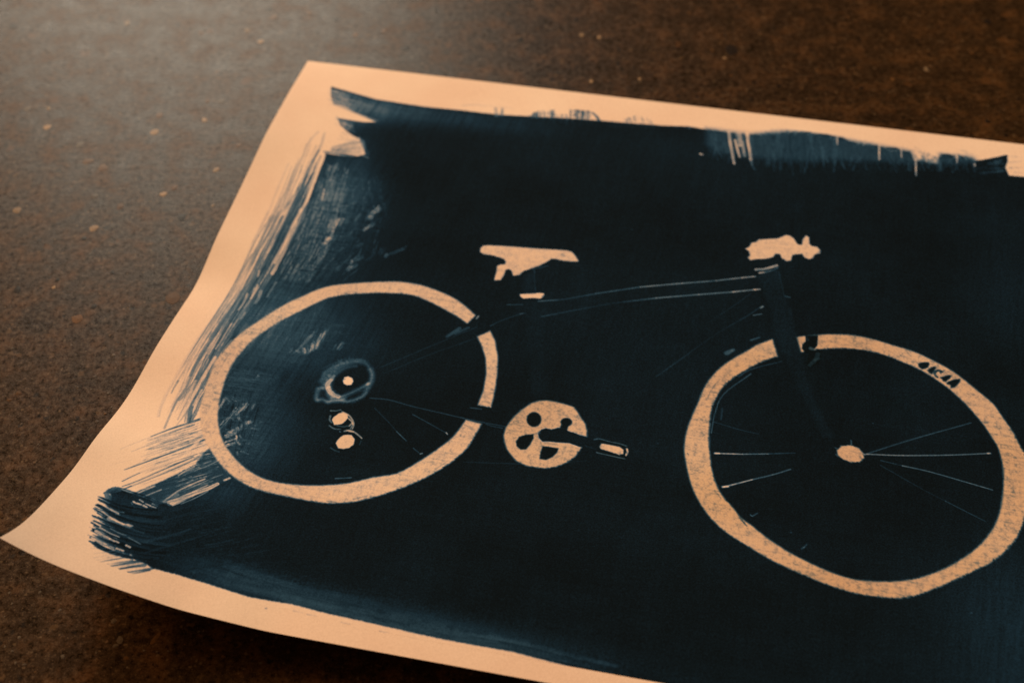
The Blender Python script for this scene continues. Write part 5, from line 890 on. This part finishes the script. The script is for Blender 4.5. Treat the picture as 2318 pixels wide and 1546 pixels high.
def sheet():
    na, nb = 301, 220
    a = np.linspace(0, PW, na); b = np.linspace(0, PH, nb)
    Aq, Bq = np.meshgrid(a, b)
    # edges of a hand-cut sheet wander a little
    r = np.random.RandomState(3)
    wob = lambda x, s: sum(s * np.sin(x * f + p) for f, p in zip((21, 47, 90), r.uniform(0, 6, 3)))
    Z = height(Aq, Bq)
    e = np.minimum.reduce([Aq, PW - Aq, Bq, PH - Bq])
    th = 0.00022
    top = np.stack([Aq, -Bq, Z], -1).reshape(-1, 3)
    ins = 0.0004                                      # the cut edge is undercut a little
    Ai, Bi = np.clip(Aq, ins, PW - ins), np.clip(Bq, ins, PH - ins)
    bot = np.stack([Ai, -Bi, height(Ai, Bi) - th], -1).reshape(-1, 3)
    n = na * nb
    V = np.concatenate([top, bot])
    i = (np.arange(nb - 1)[:, None] * na + np.arange(na - 1)[None]).ravel()
    ft = np.stack([i, i + na, i + na + 1, i + 1], 1)
    fb = np.stack([i, i + 1, i + na + 1, i + na], 1) + n
    loop = np.concatenate([np.arange(na), np.arange(1, nb) * na + na - 1, (nb - 1) * na + np.arange(na - 2, -1, -1), np.arange(nb - 2, 0, -1) * na])
    nx = np.roll(loop, -1)
    m_ = len(loop); k_ = np.arange(m_); k2 = np.roll(k_, -1)      # the cut edge has its own vertices, so it does not bend the sheet's shading
    fs = np.stack([k_, k2, k2 + m_, k_ + m_], 1) + 2 * n
    V = np.concatenate([V, top[loop], bot[loop]])
    return V, np.concatenate([ft, fb, fs]), len(ft)

def np_mesh(name, V, Fq, mat, parent, ink=None, flat_from=None, stain=None):
    me = bpy.data.meshes.new(name)
    me.vertices.add(len(V)); me.vertices.foreach_set('co', V.astype(np.float32).ravel())
    me.loops.add(Fq.size); me.loops.foreach_set('vertex_index', Fq.astype(np.int32).ravel())
    me.polygons.add(len(Fq)); me.polygons.foreach_set('loop_start', np.arange(0, Fq.size, 4, dtype=np.int32))
    sm_ = np.ones(len(Fq), bool)
    if flat_from is not None: sm_[flat_from:] = False
    me.polygons.foreach_set('use_smooth', sm_)
    if ink is not None:
        at = me.attributes.new('ink', 'FLOAT', 'POINT'); at.data.foreach_set('value', ink.astype(np.float32))
    if stain is not None:
        at = me.attributes.new('stain', 'FLOAT', 'POINT'); at.data.foreach_set('value', (stain * np.ones(len(V)) if np.isscalar(stain) else stain).astype(np.float32))
    me.update(calc_edges=True); me.validate()
    me.materials.append(mat)
    o = bpy.data.objects.new(name, me); COL.objects.link(o)
    if parent: o.parent = parent
    return o

V, Fq, nt = sheet()
paper = np_mesh('paper_sheet', V, Fq, MAT_PAPER, root, None, nt)

# ------------------------------------------------------------------ the pigment, brushed on stroke by stroke (a: along, b: down, in mm)
A0, A1, B0, B1 = 14.0, PW * 1000 - 12, 12.0, PH * 1000 - 10
ga = np.concatenate([np.arange(A0, 190, .33), np.arange(190, 490, .46), np.arange(490, A1, 2.0)])   # finest where the brushwork is finest
gb = np.arange(B0, B1, .43)
na, nb = len(ga), len(gb)
GAm, GBm = np.meshgrid(ga, gb)
rs = np.random.RandomState(11)
def vnoise(sx, sy, seed, shape=None):
    """smooth value noise over the grid, cell sizes in mm"""
    r = np.random.RandomState(seed)
    nx, ny = int((A1 - A0) / sx) + 4, int((B1 - B0) / sy) + 4
    T = r.rand(ny, nx)
    fx, fy = (ga - A0) / sx, (gb - B0) / sy
    ix, iy = fx.astype(int), fy.astype(int); tx, ty = sm(fx - ix), sm(fy - iy)
    R0 = T[:, ix] * (1 - tx) + T[:, ix + 1] * tx
    return R0[iy] * (1 - ty)[:, None] + R0[iy + 1] * ty[:, None]
N1 = vnoise(0.9, 0.9, 1); N2 = vnoise(2.4, 2.4, 2); N3 = vnoise(9, 9, 3); N4 = vnoise(40, 30, 4)
NH = vnoise(16, 1.1, 5); NV = vnoise(1.2, 18, 6); NR = N1 * .55 + N2 * .45
def dnoise(ang, sl, sw, seed):
    """streaky noise drawn out along a direction"""
    r = np.random.RandomState(seed); c_, s_ = math.cos(ang), math.sin(ang)
    u = (GAm * c_ + GBm * s_) / sl + 500; v = (-GAm * s_ + GBm * c_) / sw + 3000
    iu, iv = u.astype(int), v.astype(int); tu, tv = sm(u - iu), sm(v - iv)
    T = r.rand(1031)
    h = lambda i, j: T[(i * 127 + j * 311 + (i * j) % 53) % 1031]
    return (h(iu, iv) * (1 - tu) + h(iu + 1, iv) * tu) * (1 - tv) + (h(iu, iv + 1) * (1 - tu) + h(iu + 1, iv + 1) * tu) * tv
ND = dnoise(math.radians(97), 14, 1.0, 8)
D = np.zeros((nb, na))

def spline(p, n):
    p = np.asarray(p, float) / 10
    if len(p) < 3:
        t = np.linspace(0, 1, n)[:, None]; return p[0] * (1 - t) + p[-1] * t
    q = np.vstack([2 * p[0] - p[1], p, 2 * p[-1] - p[-2]])
    out = []; u = np.linspace(0, len(p) - 1, n)
    for x in u:
        i = min(int(x), len(p) - 2); t = x - i
        a, b, c, d = q[i], q[i + 1], q[i + 2], q[i + 3]
        out.append(.5 * (2 * b + (c - a) * t + (2 * a - 5 * b + 4 * c - d) * t * t + (3 * b - a - 3 * c + d) * t ** 3))
    return np.array(out)
def window(lo, hi):
    i0, i1 = np.searchsorted(ga, (lo[0], hi[0])); j0, j1 = np.searchsorted(gb, (lo[1], hi[1]))
    i0, j0 = max(i0 - 1, 0), max(j0 - 1, 0); i1, j1 = min(i1 + 1, na), min(j1 + 1, nb)
    return (slice(j0, j1), slice(i0, i1)) if i1 > i0 and j1 > j0 else None
def lay(w, mask, val):
    D[w] = D[w] * (1 - mask) + val * mask
BR = np.random.RandomState(77).rand(4096)
def bristle(v, off):
    x = v + off; i0 = np.floor(x).astype(int); t = sm(x - i0)
    return BR[i0 % 4096] * (1 - t) + BR[(i0 + 1) % 4096] * t
def stroke(P, w0, w1, val, amt, soft, rough=.22, am=None, hair=.5):
    """one pull of the brush: tapered, streaked along its length by the bristles"""
    wm = max(w0, w1) / 2 + soft + .6
    w = window(P.min(0) - wm, P.max(0) + wm)
    if w is None: return
    X, Y = GAm[w], GBm[w]
    best = np.full(X.shape, 1e9); bt = np.zeros(X.shape); side = np.ones(X.shape)
    n = len(P) - 1
    for i in range(n):
        a, b = P[i], P[i + 1]; d = b - a; l2 = d @ d + 1e-9
        t = np.clip(((X - a[0]) * d[0] + (Y - a[1]) * d[1]) / l2, 0, 1)
        dd = np.hypot(X - a[0] - t * d[0], Y - a[1] - t * d[1])
        m = dd < best; best[m] = dd[m]; bt[m] = ((i + t) / n)[m]
        side[m] = np.sign((X - a[0]) * d[1] - (Y - a[1]) * d[0])[m]
    hw = (w0 + (w1 - w0) * bt) / 2
    hw = np.maximum(hw, .16) * (1 + rough * 2 * (NR[w] - .5))
    mask = sm((hw + soft - best) / (2 * soft + 1e-6))
    thin = np.clip(hw / .28, .35, 1)
    mask = mask * thin * (1 - .30 * np.clip(N1[w] - .45, 0, 1))
    off = rs.rand() * 4000
    br = .6 * bristle(side * best / .42, off) + .4 * bristle(side * best / .9 + 1.5 * bt, off + 900)
    mask = mask * (1 - hair * np.clip(hw / .8, 0, 1) * np.clip(br * 1.9 - .55, 0, 1))
    if am is not None: mask = mask * np.interp(bt, np.linspace(0, 1, len(am)), am)
    lay(w, mask * amt, val)
def polygon_mask(P, w, soft, rough):
    X, Y = GAm[w] + rough * 1.6 * (NR[w] - .5), GBm[w] + rough * 1.6 * (N1[w] - .5)
    ins = np.zeros(X.shape, bool); best = np.full(X.shape, 1e9)
    n = len(P)
    for i in range(n):
        a, b = P[i], P[(i + 1) % n]
        c = (a[1] > Y) != (b[1] > Y)
        if abs(b[1] - a[1]) > 1e-9:
            ins ^= c & (X < (b[0] - a[0]) * (Y - a[1]) / (b[1] - a[1]) + a[0])
        d = b - a; l2 = d @ d + 1e-9
        t = np.clip(((X - a[0]) * d[0] + (Y - a[1]) * d[1]) / l2, 0, 1)
        np.minimum(best, (X - a[0] - t * d[0]) ** 2 + (Y - a[1] - t * d[1]) ** 2, out=best)
    best = np.sqrt(best)
    sd = np.where(ins, best, -best)
    return sm((sd + soft) / (2 * soft)), sd
def interp_line(P, s):
    P = np.asarray(P, float) / 10
    x = s * (len(P) - 1); i = min(int(x), len(P) - 2); t = x - i
    return P[i] * (1 - t) + P[i + 1] * t
ALONG = {31, 32, 33, 34, 35, 36, 37, 41, 42, 43, 65, 66, 67, 68}
for op in OPS:
    k = op[0]
    if k == 'P':
        P = np.asarray(op[1], float) / 10
        w = window(P.min(0) - 3, P.max(0) + 3)
        m, sd = polygon_mask(P, w, max(op[3], .3), op[4])
        val = op[2]
        if op[5]:      # a stencilled shape: pigment seeped in as faint grain
            val = val + op[5] * (np.clip(NR[w] - .42, 0, 1) * 1.6 + .9 * np.clip(NH[w] - .55, 0, 1) + .6 * np.clip(NV[w] - .6, 0, 1))
            m = np.maximum(m, 0)
        lay(w, m, val)
    elif k == 'S':
        n = max(2, min(24, 4 * (len(op[1]) - 1)))
        stroke(spline(op[1], n), op[2], op[3], op[4], op[5], max(op[6], .22), am=rs.uniform(.7, 1.0, 7), hair=.5 if n > 8 else .15)
    elif k == 'B':
        r = np.random.RandomState(op[7])
        many = 3 if op[4] < 1.0 else 2
        for _ in range(op[3] * many):
            s = r.rand(); ln = r.uniform(op[8], op[9]); t0 = r.uniform(0, max(1 - ln, 0))
            if op[7] in ALONG:
                pts = [interp_line(op[1], t) * (1 - s) + interp_line(op[2], t) * s for t in np.linspace(t0, t0 + ln, 7)]
            else:
                e, f = interp_line(op[1], s), interp_line(op[2], np.clip(s + r.uniform(-.06, .06), 0, 1))
                bend = np.array([e[1] - f[1], f[0] - e[0]]) * (r.uniform(-.03, .03) if op[7] != 69 else r.uniform(.05, .10))
                if ln > .85: t0 = 0 if op[7] != 69 else r.uniform(-.03, .17)
                pts = [e * (1 - t) + f * t + bend * 4 * t * (1 - t) for t in np.linspace(t0, min(t0 + ln, 1), 7)]
            ww = op[4] * r.uniform(.35, 1.2)
            am = np.clip(r.uniform(-.25, 1.25, 9), 0, 1)
            if op[5] < .7: am[-1] *= .4
            if op[7] == 69: am = np.clip(np.concatenate([r.uniform(.4, 1, 3), r.uniform(.85, 1.1, 6)]), 0, 1)
            stroke(np.array(pts), ww, ww * r.uniform(.3, .9), np.clip(op[5] + r.uniform(-.12, .12), 0, 1), op[6] * r.uniform(.6, 1.1), .24, am=am)
    elif k == 'T':
        cx, cy = op[1][0] / 10, op[1][1] / 10
        w = window((cx - 3 * op[2], cy - 3 * op[3]), (cx + 3 * op[2], cy + 3 * op[3]))
        if w is None: continue
        g = np.exp(-.5 * (((GAm[w] - cx) / op[2]) ** 2 + ((GBm[w] - cy) / op[3]) ** 2))
        if op[4] < 0: D[w] += op[4] * g * np.clip(D[w] * 1.1, 0, 1) * (.25 + 1.4 * (N1[w] * .15 + N3[w] * .3 + ND[w] * .35 + NH[w] * .2))
        else: D[w] += op[4] * g * (D[w] < .5)
# brush drag in the wet coat: faint bands down and across the sheet
coat = np.clip((D - .6) / .3, 0, 1)
D += coat * (.012 * (NH - .5) + .014 * (NV - .5) + .035 * (N4 - .5) + .02 * (N3 - .5))
D = np.clip(D, 0, 1)

# ------------------------------------------------------------------ cut the printed layer into the pieces of the drawing
LABEL = np.full((nb, na), -1, np.int16)
names = []
groups = {}
cnt = 0
for nm, P in PARTS:
    P = np.asarray(P, float) / 10
    w = window(P.min(0) - 2, P.max(0) + 2)
    if w is None: continue
    m, sd = polygon_mask(P, w, .3, 0)
    if nm.startswith('wheel'): key = nm
    elif nm == 'coating': key = nm
    else: key = '%s#%d' % (nm, cnt)
    cnt += 1
    if key not in groups: groups[key] = len(groups); names.append(key)
    LABEL[w][sd > (-.4 if nm not in ('coating',) else 0)] = groups[key]
Pc = np.asarray(PARTS[0][1], float) / 10
_, sdc = polygon_mask(Pc, (slice(0, nb), slice(0, na)), .3, 0)
Hm = height(GAm / 1000, GBm / 1000) + 0.000002 + 0.00006 * sm(sdc / 6)      # the layer feathers out to nothing at its rim
VX = np.stack([GAm / 1000, -GBm / 1000, Hm], -1).reshape(-1, 3)
DI = D.ravel()
FI = (np.arange(nb - 1)[:, None] * na + np.arange(na - 1)[None])
FL = LABEL[:-1, :-1]
AMT = {'wheel.front': .62, 'wheel.rear': .25, 'chainring': .5, 'handlebar': .3, 'saddle': .2, 'pedal': .4, 'hub': .5, 'jockey_wheel': .3, 'letter': .62, 'brake': .6}
ST = np.zeros((nb, na))
for key, g in groups.items():
    ST[LABEL == g] = AMT.get(key.split('#')[0], 0)
ST *= (.75 + .5 * N4) * np.clip(.45 + GBm / 480, 0, 1.15)
made = {}
def piece(key, name, parent):
    i = FI[FL == groups[key]]
    if len(i) == 0: return None
    q = np.stack([i, i + na, i + na + 1, i + 1], 1)
    u, inv = np.unique(q, return_inverse=True)
    o = np_mesh(name, VX[u], inv.reshape(q.shape), MAT_PAPER, parent, DI[u], stain=ST.ravel()[u])
    return o
LBL = {'wheel.rear': 'bare paper ring of the rear wheel', 'wheel.front': 'bare paper ring of the front wheel', 'coating': 'dark blue pigment brushed over the sheet'}
for key in ('coating', 'wheel.rear', 'wheel.front'):
    made[key] = piece(key, key.split('.')[0], root); made[key]['label'] = LBL[key]
SUB = {'sprocket': 'wheel.rear', 'spoke.rear': 'wheel.rear', 'spoke.front': 'wheel.front', 'hub': 'wheel.front', 'letter': 'wheel.front', 'crank': 'chainring', 'pedal': 'chainring', 'brake': 'fork', 'headset_ring': 'frame', 'seat_clamp': 'seat_post'}
for stage in (0, 1):
    for key in names:
        nm = key.split('#')[0]
        if key in made or (nm in SUB) != bool(stage): continue
        par = made.get(SUB[nm]) if nm in SUB else root
        o = piece(key, nm.split('.')[0], par or root)
        if o: made.setdefault(nm, o)
